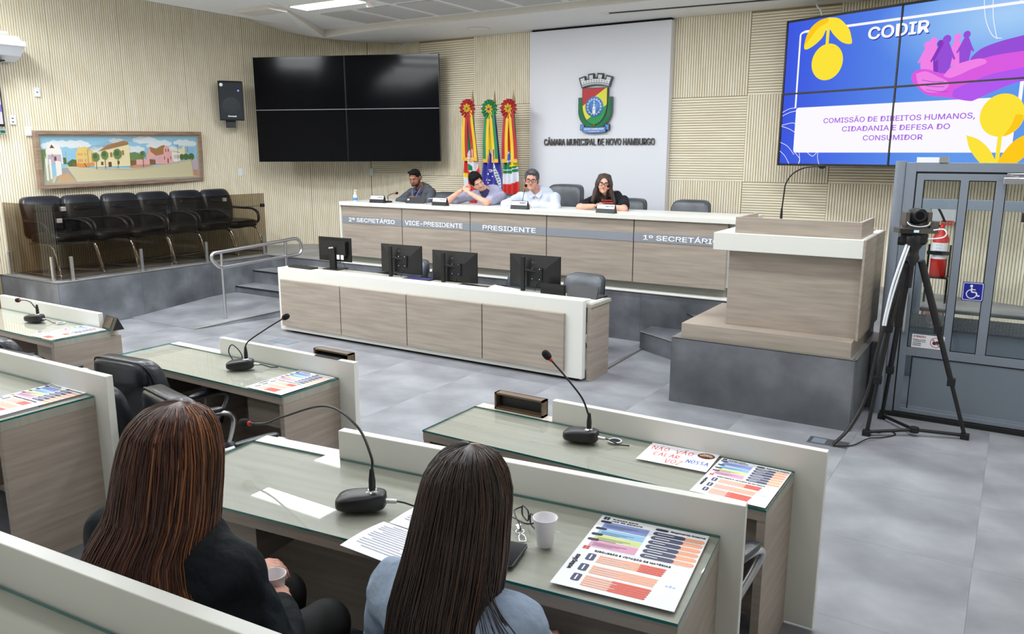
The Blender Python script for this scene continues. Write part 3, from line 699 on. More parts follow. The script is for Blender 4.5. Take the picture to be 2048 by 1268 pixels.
# ---------------------------------------------------------------- desk objects
def gooseneck(name_label, base, rz, tip, mids, group=None, big=1.0, plug=True, ringz=True):
    """desk microphone; base on the desk, neck passing world points mids to tip"""
    t = thing('desk_microphone', name_label, 'microphone', base, rz, group)
    inv = (Matrix.Translation(base) @ Matrix.Rotation(rz, 4, 'Z')).inverted()
    def body(x, y, z):
        f = (x / .10)
        return (x, y * (1 - .18 * f), z + (.010 + .010 * f if z > 0 else 0))
    part('base', MB().ell((0, 0, .026), (.088, .052, .026), 0, .55, 32, 14, body), M['black'], t)
    b2 = part('switch_pad', MB().ell((-.045, 0, .047), (.03, .03, .010), 0, .9), M['bezel'], t)
    part('collar', MB().lathe([(.024, 0), (.024, .006), (.016, .010), (.016, .014)], 20), M['chrome'], t, loc=(.04, 0, .058))
    part('neck_boot', MB().lathe([(.0125, 0), (.0125, .035), (.008, .075), (.006, .08)], 14), M['black'], t, loc=(.04, 0, .068))
    P = [(.04, 0, .14)] + [tuple(inv @ Vector(p)) for p in mids] + [tuple(inv @ Vector(tip))]
    nk = catmull(P, 8)
    part('gooseneck', MB().tube(nk, .0048, 8), M['black'], t)
    d = (nk[-1] - nk[-3]).normalized(); rot = d.to_track_quat('Z', 'Y').to_matrix().to_4x4(); T = Matrix.Translation(nk[-1]) @ rot
    part('light_ring', MB().set(T).lathe([(.007, 0), (.0095, .004), (.0095, .014), (.008, .018)], 14), M['red'], t)
    part('windscreen', MB().set(T).ell((0, 0, .038), (.019, .019, .028), 0, .85, 18, 12), M['foam'], t)
    if plug:
        part('cable_plug', MB().tube([(.085, 0, .03), (.125, 0, .028)], [.009, .008], 10), M['steel'], t)
        part('cable', MB().tube(catmull([(.125, 0, .028), (.15, 0, .024), (.19, .01, .006), (.215, .015, .004), (.24, .02, .004)], 6), .0035, 6), M['black'], t)
    return t
def grommet(p, lb):
    t = thing('cable_grommet', lb, 'grommet', p); part('ring', MB().tube([(.032 * math.cos(a * PI / 12), .032 * math.sin(a * PI / 12), .003) for a in range(24)], .004, 6, closed=True), M['plate'], t); part('hole', MB().lathe([(.03, 0), (.03, .002)], 20), M['darkgap'], t)
GZ = .760
gooseneck('gooseneck microphone with a long bent neck on the near desk, beside the opened document', (-1.83, 1.905, .17 + GZ), R(30), (-2.545, 2.03, 1.07), [(-1.80, 1.93, 1.12), (-1.90, 1.97, 1.20), (-2.10, 2.02, 1.225), (-2.36, 2.04, 1.13), (-2.46, 2.035, 1.085)])
gooseneck('gooseneck microphone leaning left with red ring, on the desk with the protest sheet', (-1.70, 3.32, GZ), R(8), (-1.865, 3.31, 1.145), [(-1.662, 3.32, .90), (-1.70, 3.32, .98), (-1.79, 3.315, 1.075)])
gooseneck('gooseneck microphone leaning right towards the clerks desk, on the front-row left desk', (-4.20, 3.30, GZ), R(35), (-3.87, 3.38, 1.115), [(-4.165, 3.32, .88), (-4.15, 3.33, .94), (-4.00, 3.36, 1.04)])
gooseneck('small gooseneck microphone on the farthest left member desk', (-6.86, 3.36, GZ), R(10), (-7.02, 3.34, .93), [(-6.83, 3.36, .88), (-6.88, 3.35, .925), (-6.95, 3.345, .935)])
grommet((-1.555, 3.40, GZ), 'white cable ring beside the microphone on the protest-sheet desk')
part_ = solo('cable_loop', MB().tube(catmull([(-4.28, 3.33, GZ + .01), (-4.36, 3.34, GZ + .08), (-4.35, 3.36, GZ + .13), (-4.28, 3.36, GZ + .10), (-4.24, 3.35, GZ + .06), (-4.27, 3.34, GZ + .03)], 6), .004, 6), M['black'], 'black cable loop standing up next to the front-row left microphone', 'cable')
grommet((-6.62, 3.44, GZ), 'white cable ring next to the farthest left microphone')
solo('cable_loop', MB().tube(catmull([(-2.16, .80, 1.102), (-2.12, .84, 1.13), (-2.09, .83, 1.15), (-2.08, .79, 1.13), (-2.10, .76, 1.104)], 6), .007, 8), M['black'], 'thick black cable loop at the left edge on the nearest desk', 'cable')

# printed guide sheet under the desk glass
PC = [srgb(*c) for c in ((246, 248, 252), (40, 46, 66), (140, 156, 214), (150, 200, 236), (214, 226, 150), (222, 160, 190), (66, 72, 104), (248, 176, 142), (232, 96, 78), (214, 70, 60), (90, 96, 104), (170, 200, 230))]
PM = [mat('print_colour', c, .6) for c in PC]
def guide_mesh(W=.335, H=.435):
    mb = MB(); mb.box(0, W, 0, H, 0, .0006, 0); z = .0010; Z2 = .0014
    def X(u): return u * W
    def Y(v): return H - v * H
    def bar(u0, v0, u1, v1, m, zz=z): mb.poly(rrect(X(u0), Y(v1), X(u1), Y(v0), min(X(u1) - X(u0), Y(v0) - Y(v1)) * .48, 3), zz, m)
    def rect(u0, v0, u1, v1, m, zz=z): mb.quad(X(u0), Y(v1), X(u1), Y(v0), zz, m)
    for m, u, v in ((1, .06, .035), (9, .07, .495)):
        for a in (45, 135, 225, 315): mb.disc(X(u) + .007 * math.cos(R(a)), Y(v) + .007 * math.sin(R(a)), .0055, z, m, 8)
    text(mb, 'Prazos para', X(.12), Y(.045), X(.24), .007, z, 10, .01); text(mb, 'uso da palavra', X(.12), Y(.075), X(.29), .008, z, 10, .01)
    for k, (v0, v1) in enumerate(((.09, .19), (.20, .28), (.29, .36), (.37, .47))):
        rect(.07, v0, .49, v1, 2 + k); bar(.025, v0 - .015, .13, v0 + .018, 1, Z2)
        for q in range(3): mb.quad(X(.10), Y(v0 + .045 + q * .016), X(.10 + .3 - q * .06), Y(v0 + .04 + q * .016), Z2, 10)
    bar(.53, .035, .65, .07, 1); text(mb, 'Regimento Interno', X(.67), Y(.065), X(.31), .010, z, 1, .02)
    for k in range(6):
        v = .09 + k * .066; bar(.53, v, .99, v + .052, 7); bar(.53, v, .82, v + .052, 6, Z2); mb.quad(X(.57), Y(v + .03), X(.72 - .02 * (k % 3)), Y(v + .022), .0017, 0)
    rect(0, .482, 1, .484, 11)
    text(mb, 'DISCUSSÃO E VOTAÇÃO DE MATÉRIAS', X(.16), Y(.535), X(.66), .013, z, 10, .01)
    text(mb, 'votações', X(.085), Y(.80), .085, .019, z, 1, .02, rot=PI / 2)
    for k, (v0, n, e1, e2) in enumerate(((.56, 4, .80, .58), (.70, 4, .78, .78), (.83, 5, .77, .45))):
        mb.poly(rrect(X(.125), Y(v0 + .09), X(.20), Y(v0), .006, 3), z, 6); mb.quad(X(.155), Y(v0 + .075), X(.168), Y(v0 + .015), Z2, 0)
        for q in range(n):
            v = v0 + q * .026; bar(.225, v, e1 - .004 * q, v + .021, 7)
            if e2 < e1: bar(e2, v, e1 - .004 * q, v + .021, 8, Z2)
            mb.quad(X(.25), Y(v + .013), X(.25 + .2 + .05 * (q % 2)), Y(v + .009), .0017, 0)
    for a in (-1, 0, 1): mb.quad(X(.88 + .03 * a), Y(.76), X(.9 + .03 * a), Y(.745 - .01 * (a == 0)), z, 11)
    return mb.mesh('guide_sheet', PM)
gm = guide_mesh()
for p, rz, lb in (((-1.03, 1.832, .17 + GZ + .001), R(7.5), 'colourful printed voting guide sheet on the near desk, right of the plastic cup'),
                  ((-1.04, 3.035, GZ + .001), R(0), 'colourful printed voting guide sheet next to the handwritten protest sheet'),
                  ((-3.84, 3.04, GZ + .001), R(0), 'colourful printed voting guide sheet on the front-row left desk'),
                  ((-6.38, 3.065, GZ + .001), R(0), 'colourful printed voting guide sheet on the farthest left desk'),
                  ((-4.27, 1.71, .17 + GZ + .001), R(2), 'colourful printed voting guide sheet on the desk at the left picture edge')):
    o = link('guide_sheet', gm, None, p, rz); o.scale = (1.085, 1.10, 1) if 'near desk' in lb else (.94, 1, 1); tag(o, lb, 'printed sheet', 'voting guide sheets on the member desks')
# handwritten sheet
mb = MB().box(0, .33, 0, .235, 0, .0008, 0)
def hand(s, x, y, wd, ht, m):
    G = {'N': [(0, 0), (.05, 1), (.75, .05), (.8, 1)], 'A': [(0, 0), (.4, 1), (.8, 0)], 'Ã': [(0, 0), (.4, 1), (.8, 0)], 'O': [(.4, 1), (.05, .7), (.1, .2), (.45, 0), (.8, .35), (.75, .85), (.4, 1)], 'V': [(0, 1), (.4, 0), (.85, 1)],
         'C': [(.8, .9), (.3, 1), (.02, .5), (.3, 0), (.8, .1)], 'L': [(.05, 1), (.1, 0), (.75, .05)], 'R': [(.05, 0), (.1, 1), (.7, .85), (.6, .5), (.1, .45), (.75, 0)], 'Z': [(.05, .95), (.8, 1), (.05, 0), (.8, .02)],
         'S': [(.75, .9), (.3, 1), (.1, .7), (.7, .35), (.5, 0), (.05, .1)]}
    n = len(s); cw = wd / n; random.seed(len(s))
    for i, ch in enumerate(s):
        if ch not in G: continue
        oy = random.uniform(-.1, .1) * ht; pts = [(x + cw * (i + .9 * p[0]), y + oy + ht * p[1]) for p in G[ch]]
        mb.stroke(pts, .0048, .0012, m)
        if ch in 'AÃ': mb.stroke([(x + cw * (i + .15), y + oy + ht * .4), (x + cw * (i + .6), y + oy + ht * .42)], .003, .0013, m)
        if ch == 'Ã': mb.stroke([(x + cw * (i + .1), y + oy + ht * 1.15), (x + cw * (i + .3), y + oy + ht * 1.3), (x + cw * (i + .5), y + oy + ht * 1.15), (x + cw * (i + .7), y + oy + ht * 1.3)], .0028, .0013, m)
hand('NÃO VÃO', .02, .155, .205, .045, 1); hand('CALAR', .05, .085, .13, .042, 1); hand('VOZ', .125, .02, .085, .05, 1); hand('NOSSA', .215, .065, .105, .04, 2)
mb.stroke([(.225, .05), (.29, .052)], .002, .0012, 2)
mb.disc(.278, .185, .040, .0011, 3, 24, .036); mb.disc(.278, .187, .032, .0014, 4, 20, .018)
text(mb, 'ABC', .258, .193, .04, .012, .0016, 0, .03); text(mb, 'NÓS', .258, .168, .04, .01, .0016, 3, .03)
solo('protest_sheet', mb, [M['paper'], mat('red_crayon', srgb(236, 96, 88), .7), mat('blue_crayon', srgb(72, 100, 200), .7), mat('maroon_print', srgb(92, 34, 44), .6), mat('orange_print', srgb(236, 178, 110), .6)],
     'white sheet handwritten NÃO VÃO CALAR NOSSA VOZ with a round maroon emblem', 'paper', (-1.375, 3.245, GZ + .001), R(3))
# opened document
M['greyprint'] = mat('grey_print', srgb(186, 190, 206), .6)
def docpage(u, v, x0, y0, wd, ln, lift): return (x0 + u * wd, y0 + v * ln, .003 + lift * math.sin(v * PI) * .5 + lift * .3 * u * (1 - u))
t = thing('document', 'printed two-page text document lying open between the two girls', 'document', (-1.70, 1.665, .17 + GZ), R(-2))
for k, (y0, rz) in enumerate(((0.0, 0), (.205, 0))):
    mb = MB().grid(lambda u, v: docpage(u, v, .0 + k * .02, y0, .30, .20, .012), 8, 8)
    pg = part('page', mb, M['paper'], t); tl = MB()
    for i in range(13):
        v = .9 - i * .062; x0 = .03 if (i % 4) else .06
        if k == 1 and i < 3: continue
        a = docpage(x0 / .3, v, k * .02, y0, .30, .20, .012); tl.add([(a[0], a[1], a[2] + .0012), (k * .02 + .27 - .08 * (i % 5 == 4), a[1], a[2] + .0012), (k * .02 + .27 - .08 * (i % 5 == 4), a[1] + .0042, a[2] + .0012), (a[0], a[1] + .0042, a[2] + .0012)], [(0, 1, 2, 3)])
    part('text_lines', tl, M['greyprint'], pg)
# plastic cups
def cup(label, loc):
    t = thing('plastic_cup', label, 'cup', loc); pr = [(.024, 0), (.026, .002), (.030, .045), (.0315, .047), (.038, .090), (.0395, .092), (.0395, .095), (.0365, .094), (.030, .05), (.024, .006), (.0005, .005)]
    part('wall', MB().lathe(pr, 32), M['cup'], t); part('rim', MB().tube([(.0385 * math.cos(a * PI / 16), .0385 * math.sin(a * PI / 16), .094) for a in range(32)], .0018, 6, closed=True), M['cup'], t); return t
cup('white ribbed plastic cup standing on the near desk beside the glasses', (-1.155, 2.02, .17 + GZ))
# folded glasses
t = thing('eyeglasses', 'black-framed folded glasses lying next to the plastic cup', 'glasses', (-1.275, 2.115, .17 + GZ), R(-35))
for s in (-1, 1):
    pts = [(s * .034 + .028 * math.copysign(abs(math.cos(a)) ** .6, math.cos(a)), .004, .024 + .021 * math.copysign(abs(math.sin(a)) ** .6, math.sin(a))) for a in [2 * PI * i / 24 for i in range(24)]]
    part('rim', MB().tube(pts, .0028, 6, closed=True), M['black'], t)
    part('temple', MB().tube(catmull([(s * .064, .004, .034), (s * .05, -.03, .03), (-s * .03, -.045, .02), (-s * .05, -.05, .01)], 5), .0028, 6), M['black'], t)
part('bridge', MB().tube([(-.008, .004, .03), (0, .004, .034), (.008, .004, .03)], .0028, 6), M['black'], t)
t = thing('key_ring', 'silver snap hook and keys lying below the glasses', 'keys', (-1.255, 2.035, .17 + GZ), R(-50))
part('snap_hook', MB().tube(catmull([(0, 0, .005), (.018, .011, .005), (.05, .010, .005), (.056, 0, .005), (.05, -.010, .005), (.018, -.009, .005)], 5), .003, 8, closed=True), M['chrome'], t)
part('ring', MB().tube([(-.018 + .014 * math.cos(a * PI / 8), .014 * math.sin(a * PI / 8), .004) for a in range(16)], .0022, 6, closed=True), M['chrome'], t)
part('key', MB().box(-.06, -.03, -.004, .004, .002, .005).lathe([(.009, .002), (.009, .005)], 12, c=(-.064, 0, 0)), M['chrome'], t)
t = thing('phone', 'dark smartphone lying at the desk edge, half hidden by the long dark hair', 'phone', (-1.215, 1.90, .17 + GZ), R(12))
part('body', MB().prism(rrect(-.038, -.076, .038, .076, .012), .001, .009), M['black'], t, .001); part('screen', MB().prism(rrect(-.035, -.073, .035, .073, .010), .009, .0097), M['screen_off'], t)

# name plate holders, dais
def nameplate(label, loc, rz, face, back=False, group='name plate stands on the raised desk', s=1.0):
    t = thing('name_plate', label, 'name plate', loc, rz, group)
    W = .245 * s; mb = MB().prism([(0, 0), (.07, 0), (.075, .0), (.035, .105)], 0, W)
    mb.v = [(v[2] - W / 2, v[0], v[1]) for v in mb.v]
    part('stand', mb, M['black'], t, .001)
    n = Vector((0, -.105, .035)).normalized(); f = frame((-W / 2 + .008, .012 - .0035, .033), (1, 0, 0), n)
    mb = MB().set(f).box(0, W - .016, .018, .068, 0, .002, 0)
    text(mb, face, W * .48, .040, W * .4, .014, .0026, 1, .03); mb.quad(.015, .026, .06, .030, .0025, 2)
    part('card', mb, [M['paper'], mat('card_print', srgb(70, 76, 100), .6), mat('card_print_pale', srgb(170, 172, 190), .6)], t); return t
for x, f, lb, rz in ((-7.56, 'DELIO FERRO SOARES', 'black name plate stand with white card by the 2º secretário place', 3), (-6.47, 'SECRETÁRIO', 'name plate stand above the vice-presidente lettering', -3), (-5.23, 'PRESIDENTE', 'name plate stand in front of the man with glasses', -2), (-4.05, 'RELATOR', 'name plate stand in front of the woman in black', -4)):
    nameplate(lb, (x, 8.395, DZ + .881), R(rz), f)
# holders on member desks, seen from behind
def holder(label, loc, rz, openf=True):
    t = thing('name_plate_holder', label, 'name plate', loc, rz, 'wooden name plate holders on the member desks')
    mb = MB().box(-.155, .155, .0, .05, 0, .012).box(-.155, .155, .045, .057, 0, .095).box(-.155, -.145, 0, .05, .0, .095).box(.145, .155, 0, .05, 0, .095).box(-.155, .155, 0, .05, .085, .095)
    part('box_frame', mb, noise_mat('walnut', srgb(92, 74, 56), srgb(124, 102, 80), 3, (1, 8, 8), rough=.4), t)
    part('dark_panel', MB().box(-.145, .145, .040, .045, .012, .085), M['black'], t); return t
holder('wooden name plate holder on the light strip left of the protest-sheet desk screen', (-2.19, 3.52, .755), 0)
h_ = holder('name plate holder showing above the white screen of the front-row left desk', (-3.61, 3.535, .815), 0)
part('hook', MB().box(-.1, .1, -.045, .01, .0605, .066), M['black'], h_)
h3 = thing('name_plate', 'dark angular name plate on the corner of the farthest left desk', 'name plate', (-6.075, 3.555, .76), R(-8))
mb = MB().prism([(0, 0), (.09, 0), (.045, .10)], -.09, .11); mb.v = [(v[2], v[0] - .04, v[1]) for v in mb.v]; part('stand', mb, M['black'], h3, .001)
part('brown_side', MB().set(frame((-.088, -.0385, .004), (1, 0, 0), (0, -.91, .41))).box(0, .14, .006, .095, .0, .002), mat('brown_gloss', srgb(72, 58, 44), .2), h3)

# ---------------------------------------------------------------- clerk desk equipment
def monitor(label, cx, y, z0, wd, ht, kind, rz=0):
    t = thing('computer_monitor', label, 'monitor', (cx, y, .752), R(rz), 'monitors on the clerks desk')
    zc = z0 - .752 + ht / 2
    part('screen', MB().box(-wd / 2, wd / 2, .0, .016, zc - ht / 2, zc + ht / 2), M['bezel'], t, .002)
    if kind == 'old':
        part('rear_cover', MB().prism(rrect(-wd * .38, zc - ht * .25, wd * .38, zc + ht * .36, .012), 0, .035).set(), M['black'], t, .003).matrix_local = Matrix(((1, 0, 0, 0), (0, 0, -1, .0), (0, 1, 0, 0), (0, 0, 0, 1)))
        part('neck', MB().box(-.04, .045, -.06, -.015, .01, zc + .02), M['black'], t, .004); part('foot', MB().box(-.12, .12, -.10, .10, 0, .012), M['black'], t, .004)
        part('hinge', MB().tube([(-.035, -.06, zc + .02), (.04, -.06, zc + .03)], .012, 8), M['chrome'], t)
        for x in (.06, .125): part('type_label', MB().box(x, x + .045, -.0365, -.035, zc - .115, zc - .06), M['plate'], t)
        part('cable', MB().tube(catmull([(.12, -.02, zc - .12), (.17, -.03, zc - .18), (.19, -.01, zc - .24), (.15, .0, zc - .29)], 6), .004, 6), M['black'], t)
    else:
        # faceted back
        a, b = wd / 2 - .004, ht / 2 - .004; i, j = wd * .12, ht * .1
        vs = [(-a, 0, zc - b), (a, 0, zc - b), (a, 0, zc + b), (-a, 0, zc + b), (-i, -.035, zc - b * .9), (i, -.035, zc - b * .9), (i, -.035, zc - .02), (-i, -.035, zc - .02)]
        part('rear_cover', MB().add(vs, [(0, 1, 5, 4), (1, 2, 6, 5), (2, 3, 7, 6), (3, 0, 4, 7), (4, 5, 6, 7)]), M['black'], t)
        mb = MB().set(frame((-.028, -.019, zc + b * .52), (1, 0, 0), (0, -1, .3))); text(mb, 'LG', .024, 0, .034, .02, 0, 0, .02, ext=.5, zs=.001); mb.disc(.01, .01, .011, .001)
        part('logo', mb, mat('dark_logo', srgb(60, 60, 66), .4), t)
        px = -wd * .15
        part('pole', MB().box(px - .02, px + .02, -.10, -.07, 0, zc + ht * .46), M['blackmatte'], t, .003); part('clamp_arm', MB().tube([(px, -.085, zc + .02), (px + .05, -.07, zc + .02), (.04, -.035, zc)], .012, 8), M['blackmatte'], t)
        part('mount_plate', MB().box(-.01, .11, -.045, -.035, zc - .09, zc + .05), M['blackmatte'], t)
        for x in (0.0, .085):
            for z in (-.07, .035): part('screw', MB().ell((x, -.048, zc + z), (.005, .004, .005)), M['chrome'], t)
        part('cable', MB().tube(catmull([(.06, -.03, zc - .1), (.03, -.05, zc - .2), (.06, -.04, zc - .26), (.10, .0, -zc * 0 + .01)], 6), .004, 6), M['black'], t)
    return t
monitor('leftmost monitor with a rounded rear cover and two white labels', -7.0, 7.0, .85, .52, .29, 'old', 2)
monitor('second monitor from the left, smaller, on a pole mount', -5.95, 7.0, .785, .585, .33, 'lg', 2)
monitor('third monitor from the left, in front of the president panel', -5.19, 7.0, .745, .595, .345, 'lg', 2)
monitor('largest monitor on the right of the clerks desk', -4.16, 7.0, .775, .60, .345, 'lg', 1)
t = thing('laptop', 'open dark laptop at the right end of the clerks desk', 'laptop', (-3.53, 6.84, .752), R(-4))
part('keyboard_base', MB().box(-.17, .17, .0, .22, 0, .018), M['black'], t, .002); part('lid', MB().set(Matrix.Rotation(R(-22), 4, 'X')).box(-.17, .17, -.008, 0, .0, .13), M['bezel'], t)
solo('document_box', MB().box(-.135, .135, -.02, .02, 0, .11), M['black'], 'black upright box between the right-hand monitor and the laptop', 'box', (-3.86, 6.86, .752))
solo('paper_sheet', MB().add([(-.15, -.1, .04), (.15, -.1, .002), (.15, .1, .002), (-.15, .1, .04)], [(0, 1, 2, 3)]).box(-.15, .15, -.1, .1, 0, .003), M['paper'], 'white papers lying left of the right-hand monitor', 'paper', (-4.40, 6.80, .752), R(12))
solo('folder', MB().box(-.17, .17, -.12, .12, 0, .014), mat('navy_cover', srgb(38, 36, 88), .5), 'dark blue folder between the second and third monitors', 'folder', (-5.62, 6.86, .752))
solo('keyboard', MB().box(-.2, .2, -.06, .06, 0, .02), M['black'], 'thin black keyboard lying near the left end of the clerks desk', 'keyboard', (-7.2, 6.66, .790), R(-3))
solo('tray', MB().box(-.22, .22, -.1, .1, 0, .015), M['black'], 'flat black tray left of the white papers on the clerks desk', 'tray', (-4.78, 6.80, .752))
solo('document', MB().box(-.12, .12, -.15, .15, 0, .004), M['paper'], 'white sheets under the laptop at the end of the clerks desk', 'paper', (-3.45, 6.80, .7525), 0)

# ---------------------------------------------------------------- presiding desk equipment
TOPZ = DZ + .88
t = thing('hand_sanitizer', 'clear pump bottle with blue label at the left end of the raised desk', 'bottle', (-8.05, 8.50, TOPZ))
part('bottle', MB().lathe([(.028, 0), (.03, .01), (.03, .085), (.012, .105), (.012, .115)], 20), mat('clear_gel_bottle', srgb(206, 218, 230), .1), t); part('label_band', MB().lathe([(.0305, .015), (.0305, .055)], 20), mat('blue_label', srgb(70, 140, 210), .4), t)
part('pump', MB().lathe([(.012, .115), (.012, .135), (.004, .137), (.004, .16)], 12).box(-.008, .035, -.006, .006, .155, .165), M['plate'], t)
def thin_mic(label, base, tip, mids, glow=True):
    t = thing('desk_microphone', label, 'microphone', base); B = Vector(base)
    part('base', MB().ell((0, 0, .012), (.055, .045, .014), 0, .7), M['black'], t)
    P = catmull([(0, 0, .02)] + [tuple(Vector(p) - B) for p in mids] + [tuple(Vector(tip) - B)], 8); part('gooseneck', MB().tube(P, .0045, 6), M['black'], t)
    d = (P[-1] - P[-3]).normalized(); T = Matrix.Translation(P[-1]) @ d.to_track_quat('Z', 'Y').to_matrix().to_4x4()
    part('light_ring', MB().set(T).lathe([(.010, -.006), (.016, -.002), (.016, .010), (.010, .014)], 14), M['redled'] if glow else M['red'], t)
    part('windscreen', MB().set(T).ell((0, 0, .028), (.018, .018, .022), 0, .9), M['foam'], t); return t
thin_mic('thin microphone with red ring left of the man in the dark shirt', (-7.48, 8.56, TOPZ), (-7.31, 8.52, TOPZ + .135), [(-7.48, 8.55, TOPZ + .06), (-7.46, 8.54, TOPZ + .10), (-7.38, 8.53, TOPZ + .125)], False)
thin_mic('lit red-ringed microphone at the mouth of the man with glasses', (-5.38, 8.74, TOPZ - .12), (-5.265, 8.62, TOPZ + .26), [(-5.37, 8.72, TOPZ + .02), (-5.345, 8.69, TOPZ + .12)])
thin_mic('lit red-ringed microphone at the mouth of the woman in black', (-4.26, 8.74, TOPZ - .12), (-4.125, 8.62, TOPZ + .28), [(-4.25, 8.72, TOPZ + .02), (-4.20, 8.69, TOPZ + .14)])
t = thing('tablet', 'black tablet propped up in front of the man in the dark shirt', 'tablet', (-7.04, 8.60, TOPZ), R(8))
part('slab', MB().set(Matrix.Rotation(R(-25), 4, 'X')).box(-.15, .15, 0, .012, .0, .095), M['black'], t, .003); part('sticker', MB().set(Matrix.Rotation(R(-25), 4, 'X')).box(-.13, -.10, -.002, 0, .045, .065), M['plate'], t)
t = thing('phone_stand', 'grey square phone stand beside the tablet', 'stand', (-6.79, 8.60, TOPZ), R(0))
part('ring_frame', MB().set(Matrix.Rotation(R(-30), 4, 'X')).tube([(x, 0, z) for x, z in ((-.055, .0), (.075, .0), (.055, .085), (-.04, .085))], .010, 8, closed=True), mat('grey_plastic', srgb(160, 164, 170), .4), t)
t = thing('lectern_microphone', 'tall black gooseneck microphone curving right on the wooden lectern', 'microphone', (-1.71, 7.0, DZ + .935))
part('base_stem', MB().lathe([(.018, 0), (.018, .02), (.011, .03), (.011, .11), (.008, .17)], 14), M['black'], t)
P = catmull([(0, 0, .15), (.01, 0, .30), (.02, 0, .38), (.07, 0, .46), (.16, 0, .51), (.27, 0, .525)], 8); part('gooseneck', MB().tube(P, .006, 8), M['black'], t)
part('windscreen', MB().ell((.30, 0, .522), (.030, .018, .018)), M['foam'], t)
# ---------------------------------------------------------------- screens on the walls
def solid(poly, mb, z0, z1, m=0): return mb.prism(poly, z0, z1, m)
t = thing('video_wall', 'large switched-off black video wall of four screens, on the left above the dark-shirted man', 'screen', (-10.45, 8.85, 2.0))
LW, LH = 3.01, 1.62
Fl = frame((0, 0, 0), (2.752, 1.223, .015), (.406, -.9136, .0))
Tl = Matrix.Rotation(0, 4, 'X')
for i in range(2):
    for j in range(2):
        x0, x1 = i * LW / 2 + .004, (i + 1) * LW / 2 - .004; y0, y1 = j * LH / 2 + .003, (j + 1) * LH / 2 - .003
        p = part('screen_panel', MB().set(Fl).box(x0, x1, y0, y1, -.06, 0), M['bezel'], t)
        part('display', MB().set(Fl).box(x0 + .006, x1 - .006, y0 + .006, y1 - .006, 0, .0015), M['screen_off'], p)
part('edge_trim', MB().set(Fl).box(.02, LW - .02, LH / 2 - .003, LH / 2 + .003, -.03, .003), mat('dull_metal_seam', srgb(150, 146, 156), .35, .7), t)
part('wall_bracket', MB().set(Fl).box(.3, LW - .3, .3, LH - .3, -.22, -.06), M['blackmatte'], t)
def wcable(lb, P): solo('cable', MB().tube(catmull(P, 6), .009, 6), M['plate'], lb, 'cable')
wcable('white cable from the ceiling to the switched-off video wall', [(-8.42, 10.25, 3.87), (-8.48, 10.15, 3.8), (-8.46, 10.0, 3.7), (-8.4, 9.9, 3.62)])

# lit screens
def rad_mat(name, ca, cb, cx, cy, s=1.0):
    m = bpy.data.materials.new(name); m.use_nodes = True; nt = m.node_tree; N = nt.nodes; L = nt.links
    N.remove(N['Principled BSDF']); e = N.new('ShaderNodeEmission'); a = N.new('ShaderNodeAttribute'); a.attribute_name = 'Col'
    L.new(a.outputs['Color'], e.inputs[0]); e.inputs[1].default_value = s; L.new(e.outputs[0], N['Material Output'].inputs[0]); return m
VW, VH = 2.76, 1.62     # whole wall; x 0..VW, y 0..VH
t = thing('video_wall', 'lit video wall of four screens showing the blue CODIR slide, on the right', 'screen', (-2.50, 9.93, 2.02))
Fr = frame((0, 0, 0), (.926, -.385, 0), (-.385, -.926, 0))
ES = .745
scrm = rad_mat('slide_background', 0, 0, 0, 0, ES)
def bg(u, v):   # slide colours, a picture on the screen
    a = np.array([62, 88, 222.]); b = np.array([98, 152, 234.]); c = np.array([170, 208, 246.])
    k = min(1, max(0, u * 1.5)); r = a * (1 - k) + b * k
    q = max(0, 1 - math.hypot((u - .88) * 1.1, (v - .86) * 1.6) / .55); return r * (1 - q) + c * q
for i in range(2):
    for j in range(2):
        x0, x1 = i * VW / 2 + .002, (i + 1) * VW / 2 - .002; y0, y1 = j * VH / 2 + .002, (j + 1) * VH / 2 - .002
        p = part('screen_panel', MB().set(Fr).box(x0, x1, y0, y1, -.06, 0), M['bezel'], t)
        mb = MB().set(Fr).grid(lambda u, v: (x0 + .009 + (x1 - x0 - .018) * u, y0 + .009 + (y1 - y0 - .018) * v, .001), 16, 12, smooth=False)
        o = part('display', mb, scrm, p); me = o.data
        at = me.attributes.new('Col', 'FLOAT_COLOR', 'CORNER'); cols = []
        for pl_ in me.polygons:
            for vi in pl_.vertices:
                k = vi; iu = k % 17; iv = k // 17; cc = srgb(*bg((x0 + (x1 - x0) * iu / 16) / VW, (y0 + (y1 - y0) * iv / 12) / VH)); cols += [*cc, 1]
        at.data.foreach_set('color', cols)
def em(n, c, s=ES): return emit_mat(n, srgb(*c), s)
SM = [em('slide_white', (250, 248, 255)), em('slide_yellow', (250, 226, 60)), em('slide_orange_yellow', (252, 200, 30)), em('slide_purple', (150, 80, 214)), em('slide_magenta', (216, 92, 224)), em('slide_pink', (240, 130, 230)), em('slide_violet', (176, 90, 236)), em('slide_lilac_text', (172, 106, 226)), em('slide_shadow_blue', (40, 66, 170)), em('slide_deep_purple', (134, 60, 190))]
mb = MB().set(Fr); E_ = .0022
def sx(u): return u * VW
def sy(v): return (1 - v) * VH
def SQ(u0, v0, u1, v1, m, k=0): mb.quad(sx(u0), sy(v1), sx(u1), sy(v0), E_ + .0003 * k, m)
def SP(P, m, k=0): mb.poly([(sx(a), sy(b)) for a, b in P], E_ + .0003 * k, m)
def arc(P, wd, m, k=0): mb.stroke([(a.x * VW, (1 - a.y) * VH) for a in catmull([(p[0], p[1], 0) for p in P], 8)], wd, E_ + .0003 * k, m)
